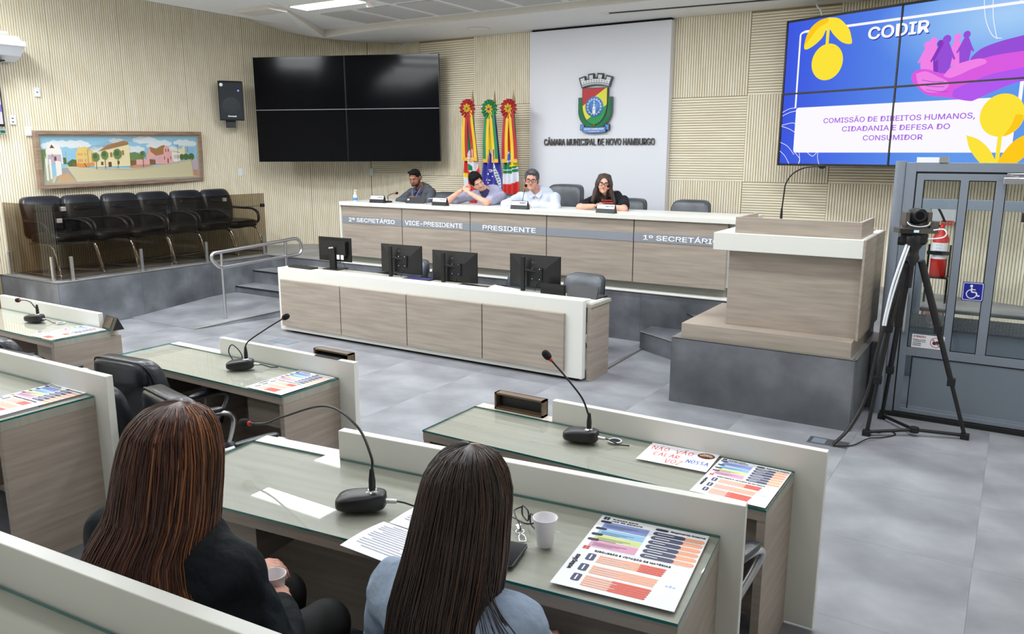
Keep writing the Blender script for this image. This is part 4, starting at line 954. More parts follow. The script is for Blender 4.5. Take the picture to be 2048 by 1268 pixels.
# frame line and white box
arc([(.066, .60), (.066, .3), (.066, .12)], .022, 0, 1); arc([(.066, .12), (.068, .095), (.085, .082)], .022, 0, 1); arc([(.085, .082), (.5, .084), (.955, .086)], .026, 0, 1)
mb.poly(rrect(sx(.070), sy(.915), sx(.935), sy(.60), .03, 4), E_ + .0006, 0); SQ(.935, .086, .947, .7, 0, 1)
for P in ([(0, .63), (.035, .605), (.07, .600)], [(0, .655), (.04, .63), (.07, .622)], [(0, .72), (.05, .705), (.07, .71)], [(0, .725), (.04, .745), (.07, .77)], [(0, .84), (.04, .87), (.075, .93)], [(.0, .90), (.03, .94), (.055, 1.0)], [(.075, .91), (.105, .96), (.10, 1.0)], [(.1, .915), (.105, .96), (.10, 1.0)], [(.14, .915), (.165, .94), (.185, .915)], [(.19, .915), (.19, .95), (.20, 1.0)],
          [(.785, .0), (.80, .15), (.83, .25), (.86, .27)], [(.815, .0), (.825, .15), (.845, .27)], [(.88, .0), (.92, .1), (1, .15)], [(.90, 0), (.94, .08), (1, .11)]): arc(P, .006, 0, 2)
def leaf(P, m, k): SP([(q.x, q.y) for q in catmull([(a, b, 0) for a, b in P], 6)][:-1], m, k)
leaf([(.196, .010), (.15, .022), (.112, .065), (.092, .13), (.090, .20), (.125, .19), (.168, .14), (.186, .082), (.200, .05), (.196, .010)], 1, 3)
leaf([(.192, .010), (.24, .028), (.283, .095), (.298, .15), (.302, .20), (.262, .185), (.222, .13), (.200, .082), (.188, .05), (.192, .010)], 1, 4)
SQ(.187, .06, .201, .20, 1, 5); mb.disc(sx(.200), sy(.303), .196, E_ + .0018, 1, 40)
leaf([(.19, .012), (.15, .022), (.114, .065), (.095, .12), (.092, .17), (.12, .12), (.15, .07), (.19, .04), (.19, .012)], 2, 6)
text(mb, 'CODIR', sx(.373), sy(.197), sx(.238), .128, E_ + .0004, 8, .022); text(mb, 'CODIR', sx(.370), sy(.190), sx(.238), .128, E_ + .0022, 0, .022)
text(mb, 'COMISSÃO DE DIREITOS HUMANOS,', sx(.205), sy(.722), sx(.598), .082, E_ + .0012, 7, .012)
text(mb, 'CIDADANIA E DEFESA DO', sx(.292), sy(.774), sx(.428), .056, E_ + .0012, 7, .012); text(mb, 'CONSUMIDOR', sx(.386), sy(.836), sx(.238), .056, E_ + .0012, 7, .012)
def figp(x, yb, h, m, k):
    mb.disc(sx(x), sy(yb - h * .88), h * .115 * VH, E_ + .0003 * k, m, 16)
    w_ = h * .15
    SP([(x - w_ * .3, yb - h * .78), (x + w_ * .3, yb - h * .78), (x + w_ * .8, yb - h * .5), (x + w_ * .55, yb), (x - w_ * .55, yb), (x - w_ * .8, yb - h * .5)], m, k)
    SP([(x - w_ * .3, yb - h * .75), (x - w_ * .2, yb - h * .62), (x - w_ * .95, yb - h * .32), (x - w_ * 1.1, yb - h * .36)], m, k); SP([(x + w_ * .3, yb - h * .75), (x + w_ * .2, yb - h * .62), (x + w_ * .95, yb - h * .32), (x + w_ * 1.1, yb - h * .36)], m, k)
for x, yb, h, m, k in ((.608, .43, .19, 5, 6), (.629, .42, .20, 5, 7), (.655, .43, .19, 9, 8), (.713, .40, .185, 5, 7), (.744, .39, .185, 3, 9), (.676, .44, .225, 3, 9)): figp(x, yb, h, m, k)
leaf([(.77, .355), (.80, .315), (.86, .285), (.94, .262), (1.0, .235), (1.0, .34), (.93, .365), (.84, .39), (.78, .40), (.765, .38), (.77, .355)], 3, 10)
leaf([(.562, .425), (.585, .405), (.62, .41), (.68, .44), (.76, .40), (.83, .365), (.93, .352), (1.0, .35), (1.0, .50), (.93, .52), (.86, .56), (.80, .605), (.775, .612), (.70, .585), (.63, .565), (.59, .52), (.562, .47), (.562, .425)], 4, 11)
leaf([(.575, .43), (.61, .42), (.65, .45), (.70, .50), (.68, .545), (.625, .545), (.59, .50), (.575, .43)], 5, 12)
leaf([(.677, .455), (.70, .41), (.74, .385), (.80, .372), (.82, .40), (.77, .43), (.735, .455), (.70, .47), (.677, .455)], 5, 13)
leaf([(.72, .54), (.78, .50), (.86, .46), (1.0, .44), (1.0, .50), (.93, .52), (.86, .56), (.80, .603), (.775, .61), (.72, .585), (.72, .54)], 6, 12)
for k, (a, b) in enumerate(((.60, .47), (.605, .50), (.62, .53))): arc([(a, b), (a + .04, b + .015), (a + .08, b + .02)], .006, 3, 15)
mb.disc(sx(.891), sy(.702), .198, E_ + .0050, 1, 40); SQ(.886, .82, .900, 1.0, 1, 15)
leaf([(.781, .812), (.825, .84), (.865, .90), (.893, .99), (.85, .99), (.80, .90), (.781, .812)], 1, 17); leaf([(1.0, .80), (.955, .83), (.92, .89), (.894, .99), (.94, .99), (.985, .92), (1.0, .80)], 2, 17)
leaf([(.935, .70), (.96, .71), (.945, .78), (.905, .822), (.925, .76), (.935, .70)], 2, 18)
part('slide_artwork', mb, SM, t)
mb = MB().set(Fr).box(VW / 2 - .009, VW / 2 + .009, 0, VH, .001, .0098).box(0, VW, VH / 2 - .009, VH / 2 + .009, .001, .0099)
mb.box(-.014, .008, -.014, VH + .014, -.06, .0069).box(VW - .008, VW + .014, -.014, VH + .014, -.06, .0069).box(0, VW, -.014, .006, -.06, .0069).box(0, VW, VH - .006, VH + .014, -.06, .0069)
part('bezel_bars', mb, M['bezel'], t)
part('wall_bracket', MB().set(Fr).box(.3, 1.6, .3, VH - .3, -.25, -.06), M['blackmatte'], t)
wcable('white cable from the ceiling to the lit video wall', [(-2.22, 10.1, 3.87), (-2.20, 9.95, 3.80), (-2.13, 9.86, 3.72), (-2.10, 9.83, 3.6)])
t = thing('side_screen', 'edge of a lit wall screen cut off by the left picture border', 'screen', (-11.02, 4.70, 2.47))
part('housing', MB().box(-.05, 0, 0, .62, 0, .68), M['bezel'], t); part('display', MB().box(0, .002, .02, .605, .03, .66), em('side_screen_white', (240, 236, 252)), t)
part('screen_stripe', MB().box(.002, .003, .02, .605, .18, .27), em('side_screen_violet', (150, 140, 220)), t)

# ---------------------------------------------------------------- coat of arms and lettering on the white board
t = thing('coat_of_arms', 'coloured municipal coat of arms with mural crown and blue ribbon on the white board', 'emblem', (-5.105, 10.20, 2.43))
Fe = frame((0, 0, 0), (1, 0, 0), (0, -1, 0))
EC = [mat('arms_' + n, srgb(*c), .45) for n, c in (('grey', (84, 92, 98)), ('red', (186, 32, 40)), ('yellow', (226, 222, 60)), ('green', (0, 146, 74)), ('blue', (92, 148, 222)), ('white', (236, 238, 240)), ('dark_green', (14, 100, 62)), ('outline', (56, 62, 68)), ('silver', (176, 180, 188)))]
def shield(cx, top, hw, h, n=14):
    P = [(cx - hw, top), (cx + hw, top), (cx + hw, top - h * .42)]
    P += [(cx + hw * math.cos(a), top - h * .42 - (h * .58) * math.sin(a)) for a in [PI / 2 * i / n for i in range(1, n)]]
    P += [(cx, top - h)] + [(cx - hw * math.cos(a), top - h * .42 - (h * .58) * math.sin(a)) for a in [PI / 2 * i / n for i in range(n - 1, 0, -1)]] + [(cx - hw, top - h * .42)]
    return P
def epart(name, fn, lab=None):
    mb = MB().set(Fe); fn(mb); return part(name, mb, EC, t, label=lab)
def f_wreath(mb):
    mb.prism(shield(0, .475, .262, .43), -.02, .008, 0); mb.prism(shield(0, .465, .250, .412), .008, .014, 6)
    for s in (-1, 1):
        for i in range(22):
            a = i / 21; th = PI / 2 * min(1, max(0, (a - .25) / .75)); x = .222 * math.cos(th); y = .45 - .15 * min(1, a / .25) - .02 - .20 * math.sin(th) - .0
            for q in (-1, 1): mb.set(Fe @ Matrix.Translation((s * (x + q * .014), y, .0145)) @ Matrix.Rotation(s * (-.5 * q - th), 4, 'Z')).ell((0, 0, 0), (.006, .014, .002), 3, 1, 6, 4)
    mb.set(Fe)
epart('laurel_wreath', f_wreath)
def f_shield(mb):
    mb.prism(shield(0, .60, .195, .50), -.02, .020, 7); S = shield(0, .592, .186, .482)
    mb.prism(S, .020, .024, 1)
    def clip(P, a, b, c):
        out = []
        for i in range(len(P)):
            p, q = P[i], P[(i + 1) % len(P)]; fp, fq = a * p[0] + b * p[1] - c, a * q[0] + b * q[1] - c
            if fp >= 0: out.append(p)
            if fp * fq < 0: k = fp / (fp - fq); out.append((p[0] + (q[0] - p[0]) * k, p[1] + (q[1] - p[1]) * k))
        return out
    mb.prism(clip(S, .55, -.835, -.835 * .592 + .55 * .17), .024, .026, 2); mb.prism(clip(S, .55, -.835, -.835 * .37 + .55 * .186), .026, .028, 3)
epart('shield', f_shield)
def f_disc(mb):
    mb.lathe([(.135, .02), (.135, .034), (.0001, .034)], 36, 4)
    for i in range(16):
        a = 2 * PI * i / 16; mb.disc(.108 * math.cos(a), .108 * math.sin(a), .012, .0350, 5, 3, a0=a)
    mb.lathe([(.1, .034), (.1, .0352), (.0001, .0352)], 36, 5); mb.lathe([(.092, .035), (.092, .0362), (.0001, .0362)], 36, 4)
    mb.box(-.022, .022, -.095, -.01, .036, .04, 5).box(-.014, .014, -.01, .03, .036, .04, 5).box(-.008, .008, .03, .07, .036, .04, 5).poly([(-.008, .07), (.008, .07), (0, .088)], .04, 5)
    for y in (-.04, .01, .04): mb.box(-.015, .015, y, y + .006, .04, .041, 7)
mb = MB().set(Fe @ Matrix.Translation((-.0, .345, 0))); f_disc(mb); part('gear_disc', mb, EC, t)
def f_crown(mb):
    def A(r, a): return (r * math.sin(a), -.02 + r * math.cos(a) * 1)
    a0 = .33; oy = .0
    P = [A(.655, a0 * (1 - 2 * i / 14)) for i in range(15)]; Q = []
    seg = [(-1, -.62, .80), (-.62, -.44, .75), (-.44, -.1, .815), (-.1, .1, .76), (.1, .44, .815), (.44, .62, .75), (.62, 1, .80)]
    for s0, s1, r in seg: Q += [A(r, a0 * s0), A(r, a0 * s1)]
    mb.prism(P[::1] + Q, -.02, .012, 7)
    def blk(s0, s1, r0, r1, m, z): mb.poly([A(r0, a0 * s0), A(r0, a0 * s1), A(r1, a0 * s1), A(r1, a0 * s0)], z, m)
    for i in range(12): blk(-.93 + i * .155, -.93 + (i + 1) * .155, .665, .69, 8, .0125)
    for rr in range(2):
        for i in range(11): blk(-.93 + i * .169 + .01, -.93 + (i + 1) * .169 - .01, .695 + rr * .022, .713 + rr * .022, 5, .013)
    for s0, s1 in ((-.95, -.66), (-.40, -.14), (.14, .40), (.66, .95)):
        for k in range(3): blk(s0 + .02, s1 - .02, .742 + .018 * k if abs(s0) < .5 else .735 + .016 * k, .755 + .018 * k if abs(s0) < .5 else .747 + .016 * k, 5, .013)
epart('mural_crown', f_crown)
def f_rib(mb):
    mb.prism([(-.225, .0 + .03), (-.165, .03), (-.165, .11), (-.225, .11)], -.02, .008, 7).prism([(.165, .03), (.225, .03), (.225, .11), (.165, .11)], -.02, .008, 7)
    mb.prism([(-.215, .038), (-.165, .038), (-.165, .102), (-.215, .102)], .008, .012, 4).prism([(.165, .038), (.215, .038), (.215, .102), (.165, .102)], .008, .012, 4)
    P = [(-.18 + .36 * i / 10, .002 - .012 * math.sin(PI * i / 10)) for i in range(11)]; U = [(.18 - .36 * i / 10, .078 - .012 * math.sin(PI * i / 10)) for i in range(11)]
    mb.prism(P + U, -.02, .020, 7); mb.prism([(x * .95, y * .9 + .004) for x, y in P + U], .020, .024, 4)
    text(mb, 'NOVO HAMBURGO', -.15, .034, .30, .024, .0245, 5, .03); text(mb, '5 de abril de 1927', -.085, .006, .17, .016, .0245, 5, .02)
    mb.disc(.0, .098, .014, .03, 1, 12)
epart('ribbon', f_rib)
mb = MB().set(frame((-5.93, 10.238, 2.255), (1, 0, 0), (0, -1, 0))); text(mb, 'CÂMARA MUNICIPAL DE NOVO HAMBURGO', 0, 0, 1.71, .118, .012, 0, .008, ext=.5, zs=.02)
solo('wall_lettering', mb, M['metal_letters'], 'raised grey metal letters CÂMARA MUNICIPAL DE NOVO HAMBURGO on the white board', 'lettering')

# ---------------------------------------------------------------- flags
def flag(label, x, y, top_z, ring, ribs, colfn, mats, w0, w1, bot, lean=0.0, skew=0):
    t = thing('flag', label, 'flag', (x, y, DZ), 0)
    part('pole', MB().tube([(lean, .02, 0), (0, 0, top_z - DZ - .2)], .014, 10), mat('flag_pole_wood', srgb(196, 160, 116), .5), t)
    part('spear_tip', MB().lathe([(.016, 0), (.024, .02), (.020, .08), (.024, .10), (.012, .17), (.0005, .27)], 12, c=(0, 0, top_z - DZ - .22)), mat('spear_tip_wood', srgb(170, 136, 100), .5), t)
    z_t = top_z - DZ - .30
    def surf(u, v):
        w_ = w0 + (w1 - w0) * min(1, v * 1.7); a = (u - .5) * 2
        return (a * w_ / 2 + skew * v, -.06 - .05 * math.cos(a * 1.4) - .028 * math.sin(u * 19 + v * 2) * min(1, v * 3), z_t - v * (z_t - (bot - DZ)) + .03 * abs(a) * v)
    part('cloth', MB().grid(surf, 48, 110, mf=lambda u, v: colfn(u, v)), mats, t)
    # ribbons and rosette
    for s in (-1, 1):
        mb = MB().grid(lambda u, v: ((s * (.045 + .035 * v) + (u - .5) * (.085 + .03 * v)) + skew * .4 * v, -.135 - .012 * math.sin(v * 5 + s), z_t + .05 - v * .74), 6, 14, mf=lambda u, v: 2 if v > .93 else (1 if (u > .5) == (s < 0) else 0))
        part('ribbon', mb, ribs, t)
    r = part('rosette', MB().set(frame((-.0 + skew * .0, -.14, z_t + .07), (1, 0, 0), (0, -1, 0))).grid(lambda u, v: ((.03 + .105 * v) * math.cos(2 * PI * u), (.03 + .105 * v) * math.sin(2 * PI * u), .022 * math.sin(u * 2 * PI * 15) * (.3 + v * .7)), 120, 4), ring[0], t)
    part('rosette_petals', MB().set(frame((0, -.155, z_t + .07), (1, 0, 0), (0, -1, 0))).grid(lambda u, v: ((.01 + .05 * v * (1 + .2 * math.cos(u * 2 * PI * 8))) * math.cos(2 * PI * u), (.01 + .05 * v * (1 + .2 * math.cos(u * 2 * PI * 8))) * math.sin(2 * PI * u), .012 * math.sin(u * 2 * PI * 8)), 80, 3).ell((0, 0, .006), (.018, .018, .01), 1), [ring[1], ring[2]], r)
    return t
def fm(n, c): return mat('flag_' + n, srgb(*c), .55, sheen=.3)
F_ = dict(red=fm('red', (214, 40, 34)), crimson=fm('crimson', (176, 30, 38)), yellow=fm('yellow', (238, 190, 30)), bright=fm('lemon', (232, 222, 30)), green=fm('green', (20, 132, 76)), blue=fm('blue', (48, 44, 150)), white=fm('white', (226, 230, 240)), gold=fm('gold_fringe', (226, 176, 60)), sky=fm('sky', (70, 110, 210)), orange=fm('orange', (236, 120, 40)))
def c_rs(u, v):
    if u < .36: return 1 if v < .60 else (2 if v < .645 else 4)
    if (u - .60) ** 2 / .085 + (v - .475) ** 2 / .0165 < 1:
        if v > .50 and u < .62 and (v - .5) > (u - .42) * .25 and v < .56: return 0
        if abs(v - .43 - (u - .5) * .05) < .004 or abs(v - .46) < .003 or abs(v - .48) < .003: return 5
        return 3
    if v < .38 + (u - .4) * .16: return 0
    return 1 if u < .93 or v < .6 else 2
flag('tied-up state flag in green, red and white on the left of the three flags', -7.02, 9.98, 3.02, (F_['crimson'], F_['yellow'], F_['green']), [F_['yellow'], F_['crimson'], F_['gold']], c_rs, [F_['green'], F_['red'], F_['bright'], F_['white'], F_['white'], F_['gold']], .10, .30, 1.25, 0, .06)
stars = [(random.Random(3 + i).uniform(.12, .66), random.Random(50 + i).uniform(.52, .76)) for i in range(22)] + [(.35, .47), (.28, .56), (.45, .55)]
def c_br(u, v):
    if v > .90 + .05 * (u - .2): return 0
    if v > .79 + .04 * math.cos(u * 3): return 1
    x = .50 + .42 * ((v - .36) / .43) ** .8 if v > .36 else .5
    if v < .34: return 1 if abs(u - .55) < .2 else 2
    if abs(u - x) < .055: return 4 if (int(v * 110) % 3 == 0 and abs(u - x) < .03) else 3
    for a, b in stars:
        if (u - a) ** 2 + ((v - b) * 5) ** 2 < .0011: return 3
    return 2
flag('Brazilian flag with blue star field and green-yellow ribbons, in the middle of the three', -6.63, 9.98, 3.00, (F_['green'], F_['yellow'], F_['blue']), [F_['green'], F_['yellow'], F_['gold']], c_br, [F_['green'], F_['bright'], F_['blue'], F_['white'], F_['green']], .12, .36, 1.20, 0, .02)
def c_nh(u, v):
    d = math.hypot((u - .33) * .30, (v - .395) * 1.7)
    if d < .062: return 5
    if d < .085: return 3 if (math.atan2(v - .395, (u - .33) * .2) * 16 / (2 * PI)) % 1 < .5 or d < .072 else 5
    if d < .10: return 5 if v > .39 else 5
    if v < .44 + .04 * u and u < .9: return 2 if u > .5 else 1
    if v < .485: return 2 if u > .55 - (v - .44) * 3 else 0
    q = v + .03 * (u - .5)
    if q < .505: return 0
    if q < .517: return 3
    if q < .545: return 0
    if q < .64: return 3
    return 1
flag('municipal flag with blue gear, white band and red field, rightmost flag', -6.30, 9.98, 3.00, (F_['crimson'], F_['yellow'], F_['green']), [F_['crimson'], F_['yellow'], F_['gold']], c_nh, [F_['green'], F_['red'], F_['bright'], F_['white'], F_['green'], F_['sky']], .12, .28, 1.15, -.12, .02)

# ---------------------------------------------------------------- painting of the old street
t = thing('painting', 'wide framed painting of an old street with coloured houses on the left wall', 'painting', (-11.06, 5.66, 1.67), 0)
PW, PH = 2.58, .76
Fp = frame((0, 0, 0), (-.02, 1, .016), (1, .02, -.06))
wf = noise_mat('walnut_frame', srgb(140, 116, 98), srgb(168, 144, 124), 4, (1, 1, 8), rough=.45)
for a in ((0, PW, 0, .05), (0, PW, PH - .05, PH), (0, .05, .05, PH - .05), (PW - .05, PW, .05, PH - .05)):
    part('frame_bar', MB().set(Fp).box(a[0], a[1], a[2], a[3], -.02, .05), wf, t, .003)
for a in ((.05, PW - .05, .05, .075), (.05, PW - .05, PH - .075, PH - .05), (.05, .075, .075, PH - .075), (PW - .075, PW - .05, .075, PH - .075)):
    part('inner_slip', MB().set(Fp).box(a[0], a[1], a[2], a[3], 0, .02), mat('grey_slip', srgb(170, 168, 154), .6), t)
pc = dict(sky=(152, 202, 226), cloud=(226, 234, 238), road=(212, 204, 168), walk=(206, 170, 130), green=(112, 140, 84), dgreen=(84, 112, 66), cream=(240, 226, 180), yellow=(238, 204, 120), orange=(230, 150, 80), roof=(170, 124, 76), dark=(116, 72, 52), pink=(236, 178, 176), grey=(168, 164, 160), white=(240, 236, 228), lil=(196, 180, 196), brown=(130, 104, 66), curb=(222, 214, 208), wall=(176, 178, 150), clay=(206, 150, 120))
pk = list(pc); pms = [mat('paint_' + k, srgb(*pc[k]), .45) for k in pk]
mb = MB().set(Fp); ix, iy, iw, ih = .075, .075, PW - .15, PH - .15; kz = [0]
def PP(pts, c, z=None):
    kz[0] += 1; mb.poly([(ix + max(0, min(1, a)) * iw, iy + (1 - max(0, min(1, b))) * ih) for a, b in pts], .004 + .00012 * kz[0], pk.index(c))
def PR(a, b, c, d, col): PP([(a, b), (c, b), (c, d), (a, d)], col)
PR(0, 0, 1, 1, 'sky')
for x, y, r in ((.04, .2, .05), (.10, .16, .07), (.2, .17, .08), (.24, .2, .05), (.33, .3, .06), (.45, .1, .05), (.56, .3, .07), (.63, .08, .08), (.7, .22, .06), (.74, .17, .08), (.9, .15, .07), (.95, .18, .06), (.8, .3, .06)):
    PP([(x + r * math.cos(a * PI / 8), y + r * 1.1 * math.sin(a * PI / 8) * (1 + .2 * math.sin(a * 3))) for a in range(16)], 'cloud')
PP([(.02, 1), (.14, .64), (.3, .72), (.52, .76), (.66, .72), (.96, .56), (1, .57), (1, 1)], 'road')
PP([(.06, 1), (.10, .70), (.14, .68), (.19, 1)], 'grey'); PP([(.07, 1), (.09, .85), (.14, .80), (.185, 1)], 'walk')
PP([(0, .28), (.035, .28), (.035, .95), (0, 1)], 'green'); PP([(.02, .42), (.05, .42), (.05, 1.0), (.0, 1.0)], 'wall')
PP([(.027, .30), (.04, .2), (.062, .13), (.085, .2), (.10, .2), (.115, .28), (.12, .6), (.03, .6)], 'white'); PP([(.05, .25), (.062, .17), (.078, .25)], 'dark'); PR(.035, .39, .11, .6, 'lil'); PR(.07, .43, .083, .53, 'dark'); PP([(.05, .45), (.062, .36), (.075, .45)], 'grey')
for x in (.02, .04, .075, .085, .094): PR(x, .45 + x, x + .012, .98 - x * 1.6, 'white')
PP([(.12, .46), (.135, .46), (.14, .6), (.12, .6)], 'dgreen'); PP([(.14, .58), (.17, .5), (.20, .52), (.21, .65), (.15, .66)], 'dgreen')
PR(.137, .33, .139, .62, 'grey'); PR(.17, .58, .2, .66, 'brown')
PP([(.195, .36), (.21, .26), (.215, .22), (.225, .24), (.255, .22), (.30, .34), (.30, .66), (.235, .68), (.195, .64)], 'yellow'); PP([(.195, .58), (.23, .60), (.30, .58), (.30, .66), (.235, .69), (.195, .66)], 'orange')
for x in (.205, .215, .226, .245, .26, .285): PR(x, .37, x + .006, .42, 'clay'); PR(x, .50, x + .006, .57, 'clay')
PR(.262, .3, .267, .69, 'grey'); PP([(.235, .59), (.24, .59), (.255, .68), (.25, .68)], 'dark')
PP([(.30, .37), (.515, .19), (.525, .19), (.525, .69), (.30, .69)], 'cream'); PP([(.325, .34), (.385, .2), (.49, .09), (.52, .13), (.52, .18)], 'roof')
for x, y in ((.40, .36), (.475, .32)): PR(x, y, x + .014, y + .11, 'roof')
for x, y in ((.345, .40), (.34, .57), (.442, .56), (.295, .48)): PR(x, y, x + .014, y + .08, 'dark')
PR(.385, .58, .405, .69, 'dark')
PP([(.525, .38), (.56, .36), (.585, .4), (.61, .46), (.61, .56), (.525, .56)], 'green'); PR(.525, .56, .565, .69, 'brown'); PR(.565, .54, .655, .66, 'pink'); PP([(.565, .66), (.655, .66), (.675, .70), (.60, .73), (.525, .75), (.525, .69)], 'clay')
PP([(.655, .54), (.695, .56), (.695, .67), (.655, .67)], 'brown')
PP([(.635, .45), (.66, .23), (.70, .29), (.76, .22), (.775, .24), (.79, .30), (.79, .66), (.695, .66), (.695, .54), (.635, .54)], 'pink'); PP([(.66, .25), (.705, .29), (.735, .23), (.76, .20), (.775, .24), (.76, .42), (.70, .46), (.665, .36)], 'roof')
PP([(.755, .42), (.755, .30), (.765, .235), (.78, .215), (.795, .25), (.805, .35), (.82, .46), (.82, .65), (.755, .66)], 'pink')
for x in (.768, .786): PR(x, .30, x + .006, .37, 'dark')
for x in (.757, .80): PR(x, .48, x + .005, .56, 'dark')
PR(.78, .53, .788, .66, 'dark'); PR(.715, .48, .728, .55, 'lil'); PR(.68, .5, .69, .56, 'lil')
PP([(.81, .36), (.87, .40), (.87, .62), (.82, .62)], 'white'); PP([(.81, .32), (.885, .30), (.90, .22), (.91, .22), (.91, .56), (.87, .56), (.87, .38), (.82, .36)], 'cream')
for i in range(5): PR(.828 + i * .008, .45, .831 + i * .008, .54, 'green')
PP([(.925, .38), (.93, .2), (.935, .38)], 'grey'); PR(.855, .2, .858, .64, 'grey'); PR(.845, .2, .868, .208, 'dark'); PR(.965, .28, .966, .6, 'grey')
for x, y, r in ((.885, .50, .018), (.915, .5, .02), (.955, .5, .022)): PP([(x + r * math.cos(a * PI / 6), y + r * 4 * math.sin(a * PI / 6)) for a in range(12)], 'dgreen')
PP([(.30, .70), (.525, .745), (.60, .735), (.685, .70), (.96, .56), (.96, .57), (.68, .715), (.6, .75), (.525, .76), (.30, .715)], 'curb')
for x in (.955, .96): PP([(x, .6), (1, .58), (1, .85), (x + .01, .85)], 'lil')
PP([(.965, .82), (1, .84), (1, 1), (.965, .97)], 'clay')
for x, y, r in ((.31, .46, .022), (.365, .42, .022), (.445, .40, .026), (.61, .42, .018)):
    PR(x - .002, y + .06, x + .002, .73, 'brown'); PP([(x + r * math.cos(a * PI / 7) * (1 + .12 * (a % 2)), y + r * 4.6 * math.sin(a * PI / 7) * (1 + .08 * (a % 2))) for a in range(14)], 'green'); PP([(x - .004 + r * .6 * math.cos(a * PI / 6), y - .02 + r * 2.6 * math.sin(a * PI / 6)) for a in range(12)], 'dgreen')
for k in range(4): kz[0] += 1; mb.stroke([(ix + .26 * iw, iy + (.74 - k * .02) * ih), (ix + (.5 + .05 * k) * iw, iy + 1.0 * ih)], .003, .004 + .00012 * kz[0], pk.index('grey'))
part('canvas', mb, pms, t); part('backing', MB().set(Fp).box(.05, PW - .05, .05, PH - .05, -.015, .0), M['paper'], t)

# ---------------------------------------------------------------- things on the left wall
def wplate(label, x, y, z, n=(1, 0), kind=0):
    t = thing('wall_plate', label, 'wall plate', (x, y, z), math.atan2(n[1], n[0]))
    part('plate', MB().box(0, .012, -.038, .038, -.06, .06), M['plate'], t, .003)
    if kind == 1:
        for dz in (-.025, .02): part('socket', MB().box(.012, .013, -.012, .012, dz - .006, dz + .006), M['darkgap'], t)
    if kind == 2: part('socket', MB().box(.012, .013, -.01, .01, -.008, .004), M['darkgap'], t)
wplate('white wall socket highest up, left above the painting', -11.145, 5.83, 2.93, kind=2); wplate('white double wall socket near the left picture edge', -11.145, 5.48, 2.56, kind=1); wplate('blank white wall plate touching the painting corner', -11.145, 5.66, 2.42)
xx, yy, nn = wall_at(s_of(-10.98, 8.9)); wplate('white wall plate below the hanging loudspeaker', xx, yy, 1.83, (nn.x, nn.y)); wplate('white wall plate under the switched-off video wall', -9.34, 10.28, 1.83, (.15, -1))
t = thing('loudspeaker', 'black loudspeaker on a bracket on the left wall beside the switched-off video wall', 'speaker', (-10.80, 8.66, 2.66), R(-38))
TT = Matrix.Rotation(R(6), 4, 'Y')
part('cabinet', MB().set(TT).prism([(-.13, -.14), (.13, -.185), (.13, .185), (-.13, .14)], 0, .60), M['blackmatte'], t, .008)
part('grille', MB().set(TT).box(.13, .136, -.172, .172, .02, .58), mat('speaker_grille', srgb(30, 36, 44), .6), t)
part('cone', MB().set(TT @ Matrix.Translation((.137, 0, .22))).lathe([(.14, 0), (.13, .004), (.08, .001), (.06, .004)], 28, axis='x'), mat('speaker_cone', srgb(46, 50, 56), .6), t)
part('power_light', MB().set(TT).ell((.138, .115, .46), (.004, .014, .014)), emit_mat('blue_light', (.25, .25, 1), 1.2), t)
mb = MB().set(TT @ frame((.138, -.06, .055), (0, 1, 0), (1, 0, 0))); text(mb, 'Onneal', 0, 0, .13, .026, 0, 0, .03); mb.disc(-.075, .49, .026, 0, 0, 16); part('badge', mb, M['text_white'], t)
part('bracket', MB().box(-.12, .06, -.10, .05, -.12, -.01), M['black'], t, .004); part('wall_arm', MB().box(-.40, -.1, -.04, .0, -.09, -.05), M['black'], t)
t = thing('air_conditioner', 'white wall air conditioner cut off by the upper left picture edge', 'air conditioner', (-10.98, 4.35, 3.27))
mb = MB().prism([(-.16, .0), (.02, .0), (.16, .06), (.25, .16), (.26, .235), (.20, .24), (.16, .30), (-.16, .30)], 0, 1.17); mb.v = [(v[0], v[2], v[1]) for v in mb.v]
part('casing', mb, M['plate'], t, .008); part('front_flap', MB().box(.10, .275, .0, 1.19, .17, .235), M['plate'], t, .006); part('intake', MB().box(-.0, .14, .02, .98, -.012, .005), M['darkgap'], t)
part('top_pipe', MB().tube([(.05, .6, .33), (.14, 1.05, .33)], .018, 8), M['plate'], t)
t = thing('exit_sign', 'small green and white pictogram sign at the left edge under the side screen', 'sign', (-11.14, 5.30, 2.38), 0)
part('board', MB().box(0, .006, -.1, .08, 0, .07), M['plate'], t); part('pictogram', MB().box(.006, .008, .01, .07, .01, .045), mat('sign_green', srgb(0, 130, 80), .5), t)
# ---------------------------------------------------------------- platform lift cabin
t = thing('platform_lift', 'grey aluminium accessibility lift cabin with glazed door and blue wheelchair sign', 'lift', (0, 7.08, 0))
G, G2 = M['liftgrey'], M['liftgrey2']
part('corner_post', MB().prism(rrect(-.87, -.02, -.79, .08, .035), 0, 2.09).set(), G, t)
# door frame and leaf
part('door_frame', MB().box(-.79, -.715, 0, .05, .0, 2.08).box(-.715, .42, 0, .05, 2.01, 2.08).box(.40, .47, 0, .05, 0, 2.08), G, t, .002)
part('threshold', MB().box(-.80, .47, -.03, .03, .0, .035), M['rubber'], t)
lf = part('door_leaf', MB().box(-.705, .39, .012, .018, .05, .1).box(-.705, -.655, 0.005, .045, .04, 1.995).box(.33, .39, .005, .045, .04, 1.995).box(-.655, .33, .005, .045, 1.945, 1.995).box(-.655, .33, .005, .045, .525, .595).box(-.655, .33, .005, .045, .04, .075).box(-.40, -.345, .005, .045, .595, 1.945).box(-.165, -.10, .005, .045, .595, 1.945), G, t, .002)
part('lower_panel', MB().box(-.60, .28, .018, .030, .075, .525), G2, lf)
part('gasket', MB().box(-.612, -.604, .012, .02, .075, .522).box(-.604, .33, .012, .02, .515, .523).box(-.655, .33, .014, .02, .075, .08), M['rubber'], lf)
